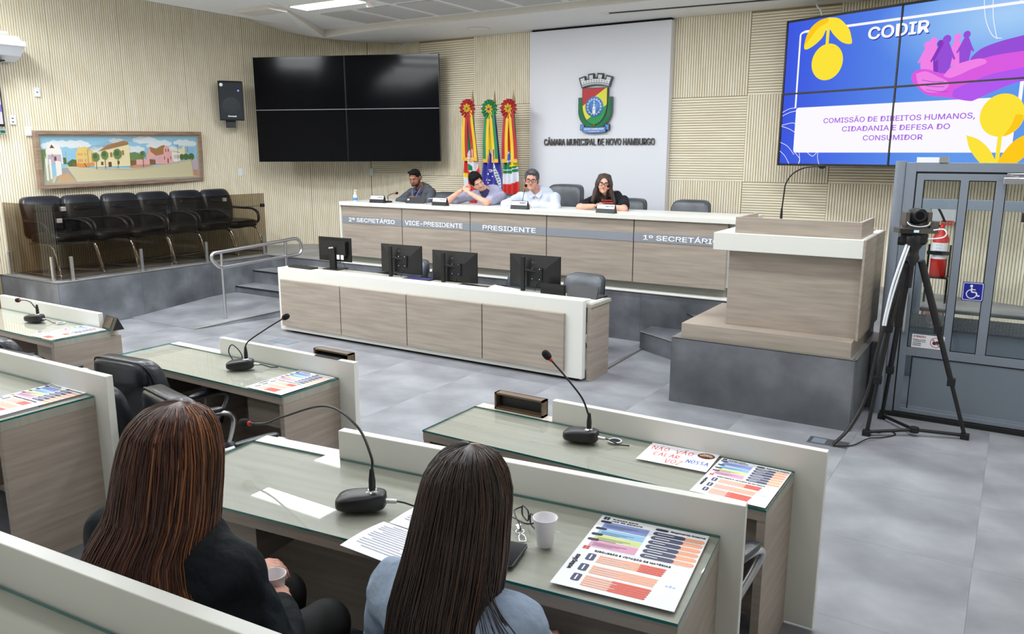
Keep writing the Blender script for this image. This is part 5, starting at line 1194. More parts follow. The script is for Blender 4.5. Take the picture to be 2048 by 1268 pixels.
for (a, b) in ((-.655, -.40), (-.345, -.165), (-.10, .33)):
    part('glass_pane', MB().box(a, b, .022, .028, .595, 1.945), M['glass'], lf)
    part('gasket', MB().box(a, a + .006, .012, .02, .595, 1.945).box(b - .006, b, .012, .02, .595, 1.945).box(a, b, .012, .02, 1.939, 1.945).box(a, b, .012, .02, .595, .601), M['rubber'], lf)
part('leaf_gap', MB().box(-.715, -.705, .01, .03, .04, 2.0).box(-.715, .39, .01, .03, 1.995, 2.01), M['rubber'], t)
c = part('door_closer', MB().box(-.12, .14, -.055, -.005, 1.925, 1.975), M['steel'], t, .006); part('closer_arm', MB().tube([(-.03, -.04, 1.985), (-.10, -.07, 2.0), (.25, -.02, 2.0)], .009, 6), M['steel'], c)
# wheelchair sign
mb = MB().set(frame((-.307, .004, 1.02), (1, 0, 0), (0, -1, 0))); mb.prism(rrect(0, 0, .148, .148, .012), 0, .002, 0); mb.poly(rrect(.006, .006, .142, .142, .010), .0024, 1); mb.poly(rrect(.010, .010, .138, .138, .008), .0028, 0)
mb.disc(.062, .118, .010, .0034, 1, 14)
mb.stroke([(.064, .106), (.066, .070), (.096, .070), (.108, .040), (.122, .046)], .010, .0034, 1); mb.stroke([(.064, .09), (.092, .09)], .007, .0034, 1)
mb.stroke([(.066 + .034 * math.cos(a), .055 + .034 * math.sin(a)) for a in [R(100 + 13.2 * i) for i in range(20)]], .007, .0034, 1)
part('wheelchair_sign', mb, [mat('sign_blue', srgb(24, 34, 150), .4), M['text_white']], t)
mb = MB().set(frame((-.622, .003, .60), (1, 0, 0), (0, -1, 0))); mb.box(0, .235, 0, .11, 0, .001, 0)
text(mb, 'ATENÇÃO', .01, .082, .09, .022, .0014, 1, .02)
for i, s in enumerate(('Proibida a entrada', 'de equipamentos', 'motorizados', 'lisérios')): text(mb, s, .01, .062 - i * .015, .09 if i < 2 else .06, .009, .0014, 2, .01)
mb.disc(.175, .055, .042, .0014, 1, 28); mb.disc(.175, .055, .037, .0018, 0, 28); mb.disc(.165, .05, .015, .0022, 2, 12); mb.disc(.185, .055, .015, .0022, 2, 12); mb.stroke([(.148, .082), (.20, .028)], .006, .0026, 1)
part('warning_sticker', mb, [M['paper'], mat('sticker_red', srgb(190, 60, 50), .5), mat('sticker_text', srgb(60, 60, 66), .5)], t)
mb = MB().set(frame((-.60, .003, .73), (1, 0, 0), (0, -1, 0)))
text(mb, 'ATENÇÃO', .06, .06, .07, .012, 0, 0, .01); text(mb, 'Capacidade máxima', .03, .045, .12, .008, 0, 0); text(mb, 'não use em caso de incêndio', .0, .03, .17, .009, 0, 0)
part('etched_notice', mb, mat('etched_grey', srgb(86, 88, 92), .6), t)
# cabin body
part('side_wall', MB().box(-.86, -.83, .08, 2.02, 0, 1.1), G2, t, .002)
part('side_post', MB().box(-.86, -.80, 1.3, 1.38, 0, 1.72), G, t)
part('rear_frame', MB().box(-.86, .47, 1.30, 1.34, 1.645, 1.735).box(-.82, -.70, 1.30, 1.34, .6, 1.645).box(.40, .47, 1.3, 1.34, .6, 1.645), G, t, .002)
part('diamond_strip', MB().box(-.80, .45, 1.16, 1.175, .545, .665), M['steel'], t)
dp = MB()
for i in range(46):
    for j in range(5):
        x = -.79 + i * .027; z = .557 + j * .024; s = 1 if (i + j) % 2 else -1
        dp.set(Matrix.Translation((x, 1.158, z)) @ Matrix.Rotation(R(45 * s), 4, 'Y')).box(-.011, .011, -.0025, .002, -.0025, .0025)
d = part('diamond_ribs', dp, M['chrome'], t)
part('lift_platform', MB().box(-.83, .45, .10, 1.15, .0, .06), G2, t); part('inner_low_wall', MB().box(-.82, .45, 1.18, 1.2, .0, .545), G2, t); part('ledge', MB().box(-.80, .45, 1.16, 1.34, .665, .67), M['chrome'], t)
part('grab_rail', MB().tube(catmull([(-.76, .40, .7), (-.76, .40, .92), (-.75, .55, .98), (-.75, .95, .98)], 6), .016, 10), M['steel'], t)
part('side_glass', MB().box(-.85, -.844, .1, 1.3, 1.1, 1.72), M['glass'], t)
part('intercom', MB().box(-.79, -.735, -.028, .0, .82, 1.20), M['black'], t, .006)
part('intercom_grille', MB().lathe([(.02, 0), (.02, .004)], 16).set(), M['steel'], t, loc=(-.762, -.030, 1.15))
part('door_handle', MB().tube(catmull([(-.69, .0, .72), (-.69, -.05, .74), (-.69, -.055, .9), (-.69, -.05, 1.02), (-.69, 0, 1.04)], 5), .012, 10), M['steel'], t)
part('top_bracket', MB().box(-.72, -.52, .0, .04, 2.08, 2.12), M['plate'], t); part('top_bracket', MB().box(-.56, -.50, -.01, .05, 2.08, 2.125), M['steel'], t)
part('closer_box', MB().box(.03, .25, 1.20, 1.28, 1.56, 1.64), M['black'], t)
# wall box and extinguisher
solo('wall_box', MB().box(-.13, .13, -.10, 0, 0, .24).box(-.12, .12, -.105, -.1, .0, .12), M['plate'], 'white electrical box on the slatted wall seen through the left glass of the lift', 'box', (-.66, 10.02, 1.42), R(-18), bevel=.004)
t = thing('fire_extinguisher', 'red fire extinguisher with white label seen through the left lift glass', 'fire extinguisher', (-.66, 9.50, .87))
part('cylinder', MB().lathe([(.07, 0), (.078, .01), (.078, .40), (.06, .45), (.025, .48), (.02, .50)], 28), M['red'], t)
part('label_sheet', MB().lathe([(.0785, .19), (.0785, .36)], 28), M['paper'], t)
mb = MB()
for i in range(5): mb.set(frame((-.035, -.081, .33 - i * .03), (1, 0, 0), (0, -1, 0))); text(mb, 'ABC 6 kg pó químico'[:10 + i], 0, 0, .06, .012, 0, 0)
part('label_text', mb, mat('label_blue', srgb(90, 120, 170), .6), t)
part('valve', MB().lathe([(.022, .5), (.022, .54), (.01, .55)], 12).box(-.015, .09, -.012, .012, .545, .56).box(-.015, .10, -.012, .012, .575, .59), M['red'], t)
part('hose', MB().tube(catmull([(-.02, 0, .53), (-.10, -.03, .55), (-.17, -.03, .64), (-.16, -.03, .74), (-.09, -.03, .76), (-.03, -.03, .68), (.02, -.03, .58)], 6), .012, 8), M['blackmatte'], t)
t = thing('extinguisher_stand', 'black metal stand holding the fire extinguisher', 'stand', (-.66, 9.50, DZ))
for s in (-1, 1): part('leg', MB().box(s * .10 - .01, s * .10 + .01, -.02, .02, 0, .62), M['black'], t)
part('shelf', MB().box(-.11, .11, -.1, .1, .27, .284), M['black'], t); part('ring', MB().box(-.11, .11, -.09, -.08, .52, .56), M['black'], t)

# ---------------------------------------------------------------- camera on tripod
t = thing('camera_tripod', 'tall black tripod carrying the video camera, in front of the lift', 'tripod', (-.62, 6.45, 0))
hub = Vector((0, 0, 1.40)); feet = [Vector((-.16, -.10, .03)), Vector((.43, .20, .03)), Vector((-.23, .05, .03))]
feet = [Vector((-.19, -.02, .02)), Vector((.46, .30, .02)), Vector((-.15, .48, .02))]
for i, f_ in enumerate(feet):
    top_ = hub + (f_ - hub).normalized() * .05; top_.z = 1.38; o = Vector((f_.x, f_.y, 0)).normalized() * .05
    a = top_ + o; k1 = a.lerp(f_, .38); k2 = a.lerp(f_, .68)
    l = part('leg', MB().tube([a, k1], .026, 10).tube([k1, k2], .020, 10).tube([k2, f_], .015, 10), M['black'], t)
    for kk in (k1, k2): part('leg_clamp', MB().cbox(tuple(kk), (.055, .05, .06)), M['blackmatte'], l, .004)
    part('foot', MB().cbox((f_.x, f_.y, .022), (.06, .05, .045)), M['blackmatte'], l, .004)
    part('spreader_arm', MB().tube([Vector((.12, .17, .05)), Vector((f_.x, f_.y, .03))], .014, 8), M['black'], t)
part('spreader_hub', MB().lathe([(.035, .03), (.035, .07)], 16, c=(.12, .17, 0)), M['blackmatte'], t)
part('centre_head', MB().lathe([(.015, 1.18), (.018, 1.34), (.05, 1.40), (.04, 1.43), (.04, 1.46), (.065, 1.50), (.07, 1.56), (.055, 1.585)], 20), M['black'], t)
part('tilt_head', MB().box(-.09, .085, -.05, .06, 1.50, 1.59), M['blackmatte'], t, .02); part('tilt_knob', MB().lathe([(.03, -.02), (.032, .02)], 16, axis='x', c=(-.085, 0, 1.52)), M['blackmatte'], t)
part('pan_handle', MB().tube(catmull([(-.04, .0, 1.33), (-.10, -.06, 1.05), (-.16, -.10, .7), (-.20, -.16, .35), (-.28, -.27, .12), (-.36, -.42, .02)], 6), .013, 8), M['black'], t)
ca = thing('video_camera', 'dark bronze pan-tilt conference camera on top of the tripod', 'camera', (-.62, 6.45, 1.585), R(25))
bronze = mat('dark_bronze_plastic', srgb(82, 76, 70), .4)
mb = MB().prism([(-.13, -.06), (.02, -.075), (.14, -.06), (.14, .06), (-.13, .06)], 0, .035); part('base', mb, bronze, ca, .004); part('side_horn', MB().prism([(.07, .03), (.14, .03), (.14, .085), (.11, .085), (.09, .05)], -.05, .05), bronze, ca).matrix_local = Matrix(((1, 0, 0, 0), (0, 0, -1, 0), (0, 1, 0, 0), (0, 0, 0, 1)))
part('front_window', MB().box(-.125, .0, -.078, -.07, .004, .03), M['bezel'], ca); part('status_display', MB().box(-.035, .0, -.0795, -.078, .008, .026), emit_mat('pale_blue_display', (.55, .75, 1), .8), ca)
part('yoke', MB().prism(rrect(-.085, -.065, .085, .065, .05), .035, .06), bronze, ca)
for s in (-1, 1): part('yoke_arm', MB().box(s * .075 - .016, s * .075 + .016, -.055, .05, .05, .155), bronze, ca, .006)
part('head', MB().ell((0, 0, .12), (.062, .075, .058), 0, .8), M['blackmatte'], ca)
part('lens', MB().lathe([(.040, .06), (.044, .085), (.036, .088), (.030, .078), (.0001, .076)], 24, axis='y', c=(0, 0, .135)).set(), M['black'], ca).rotation_euler = (0, 0, 0)
part('lens_front', MB().lathe([(.040, -.095), (.044, -.06)], 24, c=(0, 0, 0)).set(), M['black'], ca).matrix_local = Matrix(((1, 0, 0, -.01), (0, 0, 1, 0), (0, -1, 0, .130), (0, 0, 0, 1)))
part('glass', MB().lathe([(.030, -.0965), (.030, -.094)], 24), M['screen_off'], ca).matrix_local = Matrix(((1, 0, 0, -.01), (0, 0, 1, 0), (0, -1, 0, .130), (0, 0, 0, 1)))
part('front_lip', MB().tube(catmull([(-.08, -.05, .085), (-.06, -.068, .06), (0, -.075, .05), (.06, -.068, .06), (.08, -.05, .085)], 5), .004, 6), M['plate'], ca)
solo('cable', MB().tube(catmull([(-.66, 6.40, 1.50), (-.68, 6.36, 1.40), (-.72, 6.34, 1.2), (-.745, 6.33, 1.0), (-.755, 6.33, .9)], 8), .009, 6).tube(catmull([(-.64, 6.40, 1.50), (-.665, 6.36, 1.38), (-.70, 6.34, 1.2), (-.73, 6.33, 1.0), (-.74, 6.33, .9)], 8), .007, 6), M['plate'], 'white cables running down the tripod from the camera', 'cable')
solo('cable', MB().tube(catmull([(-.50, 6.43, 1.61), (-.44, 6.43, 1.62), (-.415, 6.43, 1.59), (-.44, 6.43, 1.56), (-.53, 6.43, 1.545)], 8), .005, 6), M['plate'], 'white cable loop on the right side of the camera', 'cable')
solo('cable', MB().tube(catmull([(-.98, 6.03, .01), (-.86, 6.12, .008), (-.78, 6.30, .02), (-.70, 6.42, .008), (-.62, 6.55, .008), (-.68, 6.62, .008), (-.74, 6.52, .008)], 8), .005, 6), M['black'], 'thin black cable curling on the floor under the tripod', 'cable')
# floor boxes
for lb, a, b, rz in (('flat metal floor box in front of the clerks desk', (-7.05, 6.16), (.17, .09), 0), ('metal floor box by the foot of the lectern platform', (-1.03, 6.10), (.14, .08), 0)):
    o = thing('floor_box', lb, 'floor box', (a[0], a[1], .0), rz); part('lid', MB().box(-b[0], b[0], -b[1], b[1], 0, .004), M['steel'] if 'lectern' in lb else M['liftgrey2'], o, .001); part('flap', MB().box(-b[0] * .8, -b[0] * .1, -b[1] * .7, b[1] * .7, .004, .006), M['liftgrey2'], o)
# ---------------------------------------------------------------- people: blended distance fields turned into one surface
def sdf_mesh(prims, vox=.007):
    """prims: ('c',p0,p1,r0,r1,k) tapered capsule | ('e',c,radii,rot3x3|None,k) ellipsoid | ('-e',...) carved away"""
    B = []
    for p in prims:
        if p[0] == 'c':
            a, b = np.array(p[1], float), np.array(p[2], float); r = max(p[3], p[4]); B.append((np.minimum(a, b) - r, np.maximum(a, b) + r))
        else:
            c = np.array(p[1], float); r = max(p[2]); B.append((c - r, c + r))
    add = [b for p, b in zip(prims, B) if p[0] != '-e']
    lo = np.min([b[0] for b in add], 0) - vox * 3; hi = np.max([b[1] for b in add], 0) + vox * 3
    n = np.ceil((hi - lo) / vox).astype(int) + 1; F = np.full(n, 1.0, np.float32)
    ax = [lo[i] + vox * np.arange(n[i]) for i in range(3)]
    for p, (bl, bh) in zip(prims, B):
        k = p[-1]; m = k * 1.2 + vox * 3
        i0 = np.maximum(0, np.floor((bl - m - lo) / vox).astype(int)); i1 = np.minimum(n, np.ceil((bh + m - lo) / vox).astype(int) + 1)
        if np.any(i1 <= i0): continue
        X = ax[0][i0[0]:i1[0]][:, None, None]; Y = ax[1][i0[1]:i1[1]][None, :, None]; Z = ax[2][i0[2]:i1[2]][None, None, :]
        if p[0] == 'c':
            a, b = np.array(p[1], float), np.array(p[2], float); d = b - a; L2 = max(d @ d, 1e-9)
            t = np.clip(((X - a[0]) * d[0] + (Y - a[1]) * d[1] + (Z - a[2]) * d[2]) / L2, 0, 1)
            D = np.sqrt((X - a[0] - t * d[0]) ** 2 + (Y - a[1] - t * d[1]) ** 2 + (Z - a[2] - t * d[2]) ** 2) - (p[3] + (p[4] - p[3]) * t)
        else:
            c = p[1]; r = p[2]; x, y, z = X - c[0], Y - c[1], Z - c[2]
            if p[3] is not None:
                Q = p[3]; x, y, z = Q[0][0] * x + Q[1][0] * y + Q[2][0] * z, Q[0][1] * x + Q[1][1] * y + Q[2][1] * z, Q[0][2] * x + Q[1][2] * y + Q[2][2] * z
            k0 = np.sqrt((x / r[0]) ** 2 + (y / r[1]) ** 2 + (z / r[2]) ** 2) + 1e-6; k1 = np.sqrt((x / r[0] ** 2) ** 2 + (y / r[1] ** 2) ** 2 + (z / r[2] ** 2) ** 2) + 1e-6; D = k0 * (k0 - 1) / k1
        S = F[i0[0]:i1[0], i0[1]:i1[1], i0[2]:i1[2]]
        if p[0] == '-e':
            h = np.clip(.5 - .5 * (S + D) / k, 0, 1); S[...] = S * (1 - h) - D * h + k * h * (1 - h)
        else:
            h = np.clip(.5 + .5 * (S - D) / k, 0, 1); S[...] = S * (1 - h) + D * h - k * h * (1 - h)
    ins = F < 0
    cs = [ins[dx:n[0] - 1 + dx, dy:n[1] - 1 + dy, dz:n[2] - 1 + dz] for dx in (0, 1) for dy in (0, 1) for dz in (0, 1)]
    tot = sum(c.astype(np.int8) for c in cs); act = (tot > 0) & (tot < 8); idx = np.argwhere(act); num = -np.ones(act.shape, int); num[act] = np.arange(len(idx))
    P = np.zeros((len(idx), 3)); W = np.zeros(len(idx)); cor = [(a, b, c) for a in (0, 1) for b in (0, 1) for c in (0, 1)]
    for a in cor:
        for k in range(3):
            if a[k]: continue
            b = list(a); b[k] = 1
            fa = F[idx[:, 0] + a[0], idx[:, 1] + a[1], idx[:, 2] + a[2]]; fb = F[idx[:, 0] + b[0], idx[:, 1] + b[1], idx[:, 2] + b[2]]
            s = (fa < 0) != (fb < 0); t = np.where(s, fa / np.where(np.abs(fa - fb) < 1e-9, 1, fa - fb), 0); q = np.tile(np.array(a, float), (len(idx), 1)); q[:, k] += t
            P[s] += q[s]; W[s] += 1
    P = lo + (idx + P / W[:, None]) * vox
    faces = []
    for k in range(3):
        u, v = (k + 1) % 3, (k + 2) % 3; sl0 = [slice(None)] * 3; sl1 = [slice(None)] * 3; sl0[k] = slice(0, -1); sl1[k] = slice(1, None)
        A_, B_ = ins[tuple(sl0)], ins[tuple(sl1)]; e = np.argwhere(A_ != B_)
        ok = (e[:, u] > 0) & (e[:, v] > 0) & (e[:, u] < n[u] - 1) & (e[:, v] < n[v] - 1); e = e[ok]
        def cell(du, dv):
            c = e.copy(); c[:, u] -= du; c[:, v] -= dv; return num[c[:, 0], c[:, 1], c[:, 2]]
        f = np.stack([cell(1, 1), cell(0, 1), cell(0, 0), cell(1, 0)], 1); fl = A_[e[:, 0], e[:, 1], e[:, 2]]; f[~fl] = f[~fl][:, ::-1]; faces.append(f)
    return P, np.concatenate(faces)
def sdf_part(name, prims, m, parent, base, vox=.007):
    V, Fc = sdf_mesh(prims, vox); me = bpy.data.meshes.new(name)
    me.from_pydata((V - np.array(base)).tolist(), [], Fc.tolist()); me.polygons.foreach_set('use_smooth', [True] * len(me.polygons))
    me.materials.append(m); me.update()
    o = bpy.data.objects.new(name, me); COL.objects.link(o); o.parent = parent; return o
def hm(c, yaw, pitch=0, roll=0): return Matrix.Translation(c) @ Matrix.Rotation(yaw, 4, 'Z') @ Matrix.Rotation(roll, 4, 'Y') @ Matrix.Rotation(pitch, 4, 'X')
def head_prims(T, s=1.0, wide=1.0):
    Q = np.array(T.to_3x3())
    def p(x, y, z): return tuple(T @ Vector((x * s * wide, y * s, z * s)))
    def E_(c, r, k=.02, t='e'): return (t, p(*c), (r[0] * s * wide, r[1] * s, r[2] * s), Q, k)
    return [E_((0, .012, .032), (.075, .094, .086)), E_((0, -.025, -.02), (.063, .070, .085)), E_((0, -.035, -.07), (.050, .052, .046), .02), E_((0, -.074, -.097), (.022, .018, .018), .015),
            E_((.036, -.060, -.035), (.028, .028, .03), .015), E_((-.036, -.060, -.035), (.028, .028, .03), .015),
            ('c', p(-.034, -.083, .024), p(.034, -.083, .024), .012 * s, .012 * s, .012), E_((.031, -.100, .004), (.018, .014, .012), .008, '-e'), E_((-.031, -.100, .004), (.018, .014, .012), .008, '-e'),
            ('c', p(0, -.090, .010), p(0, -.108, -.026), .008 * s, .012 * s, .010), ('c', p(-.010, -.100, -.030), p(.010, -.100, -.030), .008 * s, .008 * s, .006),
            E_((.078, .010, -.005), (.010, .020, .032), .006), E_((-.078, .010, -.005), (.010, .020, .032), .006)]
def hand_prims(w_, dirf, up, side, curl=.6, s=1.0):
    """w_ wrist, dirf finger direction, up = back of hand normal, side = towards thumb"""
    w_ = Vector(w_); f = Vector(dirf).normalized(); u = Vector(up); u = (u - f * u.dot(f)).normalized(); sd = f.cross(u) * side
    out = []; c = w_ + f * .05 * s
    Q = np.array(Matrix((f, sd, u)).transposed()); out.append(('e', tuple(c), (.050 * s, .042 * s, .017 * s), Q, .012))
    for i, (o, l) in enumerate(((.030, .068), (.010, .078), (-.010, .072), (-.029, .058))):
        a = w_ + f * .085 * s + sd * o * s; d1 = (f * math.cos(curl * .6) - u * math.sin(curl * .6)); d2 = (f * math.cos(curl * 1.5) - u * math.sin(curl * 1.5)); d3 = (f * math.cos(curl * 2.2) - u * math.sin(curl * 2.2))
        b = a + d1 * l * .45 * s; c2 = b + d2 * l * .32 * s; e = c2 + d3 * l * .25 * s
        out += [('c', tuple(a), tuple(b), .0095 * s, .0088 * s, .003), ('c', tuple(b), tuple(c2), .0088 * s, .008 * s, .003), ('c', tuple(c2), tuple(e), .008 * s, .007 * s, .003)]
    a = w_ + f * .022 * s + sd * .030 * s; b = a + (sd * .6 + f * .7 - u * .25).normalized() * .040 * s; c2 = b + (f * .9 + sd * .15 - u * .4).normalized() * .032 * s
    out += [('c', tuple(a), tuple(b), .013 * s, .011 * s, .006), ('c', tuple(b), tuple(c2), .011 * s, .0085 * s, .004)]; return out
def face_parts(T, par, base, skin_lip, glasses=None, closed=False, s=1.0, brow=(30, 24, 22)):
    L_ = Matrix.Translation(-Vector(base)) @ T @ Matrix.Scale(s, 4)
    mb = MB().set(L_)
    for q in (-1, 1): mb.ell((q * .031, -.081, .004), (.0125, .011, .0062 if not closed else .003), 0, 1, 14, 10); mb.ell((q * .031, -.0905, .003), (.0052, .003, .0050 if not closed else .002), 1, 1, 12, 8)
    part('eyes', mb, [mat('eye_white', srgb(226, 220, 216), .3), mat('iris', srgb(40, 26, 20), .2)], par)
    mb = MB().set(L_)
    for q in (-1, 1): mb.tube(catmull([(q * .014, -.0965, .020), (q * .030, -.097, .027), (q * .048, -.086, .021)], 4), [.0035] * 8 + [.002], 6)
    part('eyebrows', mb, mat('brow_hair', srgb(*brow), .8), par)
    part('lips', MB().set(L_).tube([(-.024, -.078, -.058), (-.010, -.0885, -.055), (0, -.090, -.056), (.010, -.0885, -.055), (.024, -.078, -.058)], [.002, .005, .0055, .005, .002], 8).tube([(-.018, -.080, -.063), (0, -.088, -.064), (.018, -.080, -.063)], [.003, .005, .003], 8), mat('lips', srgb(*skin_lip), .45), par)
    if glasses:
        g = MB().set(L_)
        for q in (-1, 1):
            g.tube([(q * .034 + .027 * math.copysign(abs(math.cos(a)) ** .7, math.cos(a)), -.108, .002 + .019 * math.copysign(abs(math.sin(a)) ** .7, math.sin(a))) for a in [2 * PI * i / 20 for i in range(20)]], .0028, 6, closed=True)
            g.tube([(q * .061, -.106, .010), (q * .074, -.06, .010), (q * .084, .01, .008)], .0025, 6)
        g.tube([(-.008, -.109, .008), (.008, -.109, .008)], .0028, 6)
        part('eyeglasses', g, mat('glasses_frame', srgb(*glasses), .3), par)
def hair_short(T, par, base, col, s=1.0, thick=.012, fade=False, grey=None, top=.012, wide=1.0):
    Q = np.array(T.to_3x3())
    def p(x, y, z): return tuple(T @ Vector((x * s * wide, y * s, z * s)))
    th = thick
    P = [('e', p(0, .016, .040), ((.075 + th) * s * wide, (.094 + th) * s, (.084 + th + top) * s), Q, .01), ('e', p(0, .05, -.01), ((.070 + th) * s * wide, (.055 + th) * s, (.075) * s), Q, .02),
         ('e', p(.022, -.062, .100 + top * .6), (.050 * s, .034 * s, (.020 + top * .5) * s), Q, .015), ('e', p(-.030, -.045, .104 + top * .6), (.040 * s, .04 * s, (.018 + top * .5) * s), Q, .015),
         ('-e', p(.050, -.098, .062), (.034 * s, .040 * s, .030 * s), Q, .006), ('-e', p(-.048, -.100, .058), (.036 * s, .040 * s, .026 * s), Q, .006),
         ('-e', p(0, -.112, -.022), (.078 * s * wide, .100 * s, .104 * s), Q, .005), ('-e', p(0, -.01, -.115), (.12 * s, .12 * s, .075 * s), Q, .01)]
    m = noise_mat('hair', srgb(*col), srgb(*(grey or [c + 8 for c in col])), 40, (3, 3, 1), rough=.75, bump=.6, bscale=200, lo=.3, hi=.7, spec=.25)
    o = sdf_part('hair', P, m, par, base, .005)
    if top > 0: dm = o.modifiers.new('tousle', 'DISPLACE'); dm.texture = TOUSLE; dm.strength = .016; dm.mid_level = .5
    return o

def person(label, base, seat_yaw, head, headT, sh_w, pelvis, chest, arms, skin, shirt, sleeve='long', belly=.0, trousers=None, neck_r=.052, bs=1.0, collar=None, head_s=1.0, wide=1.0, fem=False, loose=.012, armr=1.0, folds=.018):
    """arms: list of (shoulder, elbow, wrist, hand_dir, hand_up, thumb_side, curl)"""
    t = thing('person', label, 'person', base); P_ = Vector(pelvis); C_ = Vector(chest); Rz = Matrix.Rotation(seat_yaw, 3, 'Z'); ex = Rz @ Vector((1, 0, 0)); fw = Rz @ Vector((0, -1, 0))
    Qb = np.array(Matrix((ex, -fw, (C_ - P_).normalized())).transposed())
    H_ = Vector(head); nb = C_ + Vector((0, 0, .13)) - fw * .01
    def torso(g):
        o = [('e', tuple(P_), (.165 * bs + g, .12 * bs + g, .12 + g), Qb, .04), ('e', tuple(P_.lerp(C_, .5) + fw * (.01 + belly * .5)), ((.145 + belly * .6) * bs + g, (.105 + belly) * bs + g, .17 + g), Qb, .05), ('e', tuple(C_), ((sh_w * .40) + g, .11 * bs + belly * .3 + g, .15 + g), Qb, .04)]
        for a in arms: S_ = Vector(a[0]); o.append(('c', tuple(S_), tuple(C_ + Vector((0, 0, .085))), .052 * armr + g, .065 + g, .04))
        if fem: o += [('e', tuple(C_ + ex * q * .075 + fw * .085 + Vector((0, 0, -.03))), (.06 + g, .055 + g, .06 + g), Qb, .03) for q in (-1, 1)]
        return o
    def arm(a, g, full=True, sl='long'):
        S_, E_, W_ = Vector(a[0]), Vector(a[1]), Vector(a[2])
        o = []
        if sl == 'short':
            m = S_.lerp(E_, .72); return [('c', tuple(S_), tuple(m), .053 * armr + g, .050 * armr + g * 1.6, .03)]
        k = .93 if sl == 'long' else 1
        o += [('c', tuple(S_), tuple(E_), .052 * armr + g, .041 * armr + g, .03), ('c', tuple(E_), tuple(E_.lerp(W_, k)), .041 * armr + g, .028 * armr + g, .02)]; return o
    knees = [P_ + fw * .42 + ex * q * .12 + Vector((0, 0, .02)) for q in (-1, 1)]; hips = [P_ + ex * q * .09 + Vector((0, 0, -.03)) for q in (-1, 1)]
    fl = P_.z - .54; ank = [k_ + fw * .03 + Vector((0, 0, fl + .08 - k_.z)) for k_ in knees]
    def legs(g):
        o = []
        for h_, k_, a_ in zip(hips, knees, ank): o += [('c', tuple(h_), tuple(k_), .085 + g, .060 + g, .03), ('c', tuple(k_), tuple(a_), .056 + g, .038 + g, .02)]
        return o
    body = torso(0) + legs(0) + [('c', tuple(nb), tuple(H_ + Vector((0, 0, -.05)) - (headT.to_3x3() @ Vector((0, -1, 0))) * .02), neck_r + .006, neck_r, .03)] + head_prims(headT, head_s, wide)
    for a in arms: body += arm(a, 0) + hand_prims(a[2], a[3], a[4], a[5], a[6])
    for a_ in ank: body += [('c', tuple(a_), tuple(a_ + fw * .14 + Vector((0, 0, -.04))), .04, .03, .02)]
    sdf_part('body', body, skin, t, base, .006)
    sh = torso(loose)
    for a in arms: sh += arm(a, loose, sl=sleeve)
    if collar: sh += [('c', tuple(nb + Vector((0, 0, -.02))), tuple(nb + Vector((0, 0, .035)) + fw * .005), neck_r + .022, neck_r + .016, .02)]
    o = sdf_part('shirt', sh, shirt, t, base, .007)
    dm = o.modifiers.new('folds', 'DISPLACE'); dm.texture = FOLDS; dm.strength = folds; dm.mid_level = .5
    sdf_part('trousers', legs(.012) + [('e', tuple(P_ + Vector((0, 0, -.03))), (.178 * bs, .135 * bs, .11), Qb, .03)], trousers or M['blackmatte'], t, base, .010)
    for a_ in ank: sdf_part('shoe', [('c', tuple(a_ + Vector((0, 0, -.045))), tuple(a_ + fw * .17 + Vector((0, 0, -.05))), .045, .038, .02)], M['black'], t, base, .010)
    return t
TOUSLE = bpy.data.textures.new('tousle', 'CLOUDS'); TOUSLE.noise_scale = .022; TOUSLE.noise_depth = 1
FOLDS = bpy.data.textures.new('folds', 'CLOUDS'); FOLDS.noise_scale = .10; FOLDS.noise_depth = 1
def fabric(n, c, c2=None, bump=.8, sc=7):
    m = noise_mat(n, srgb(*c), srgb(*(c2 or [v + 10 for v in c])), sc, rough=.8, bump=bump, bscale=11, spec=.2)
    for nd in m.node_tree.nodes:
        if nd.type == 'BUMP': nd.inputs['Distance'].default_value = .022
    return m
def collar_flaps(par, base, nb, yaw, m, w_=.075):
    L_ = Matrix.Translation(Vector(nb) - Vector(base)) @ Matrix.Rotation(yaw, 4, 'Z')
    for s in (-1, 1): part('collar', MB().set(L_).add([(s * .004, -.078, -.02), (s * w_ * .9, -.045, .045), (s * w_ * 1.12, -.055, -.005), (s * .058, -.112, -.055), (s * .004, -.085, -.025), (s * w_ * .9, -.050, .050), (s * w_ * 1.14, -.063, -.003), (s * .06, -.120, -.053)], [(0, 1, 2, 3), (4, 5, 6, 7), (0, 1, 5, 4), (1, 2, 6, 5), (2, 3, 7, 6), (3, 0, 4, 7)]), m, par)

# man in the dark shirt
b = (-7.35, 9.35, DZ + .0); Hc = (-7.375, 9.03, 1.795); T = hm(Hc, R(12), R(20), R(-3)); m_ = fabric('dark_grey_shirt', (72, 76, 84))
p = person('person in a dark grey shirt with black beard looking down at a tablet', b, R(5), Hc, T, .44, (-7.34, 9.42, 1.14), (-7.36, 9.16, 1.50),
           [((-7.55, 9.16, 1.575), (-7.57, 8.90, 1.46), (-7.22, 8.72, 1.50), (.8, -.2, .1), (0, 0, 1), -1, .9), ((-7.16, 9.13, 1.59), (-7.02, 8.88, 1.47), (-7.12, 8.74, 1.53), (-.6, -.5, .15), (.2, .1, 1), 1, .8)], M['skin1'], m_, bs=1.0, collar=1)
face_parts(T, p, b, (120, 70, 64), None, True, brow=(16, 12, 12)); hair_short(T, p, b, (6, 5, 6), thick=.004, top=.0)
collar_flaps(p, b, (-7.365, 9.12, 1.625), R(8), m_)
Q = np.array(T.to_3x3())
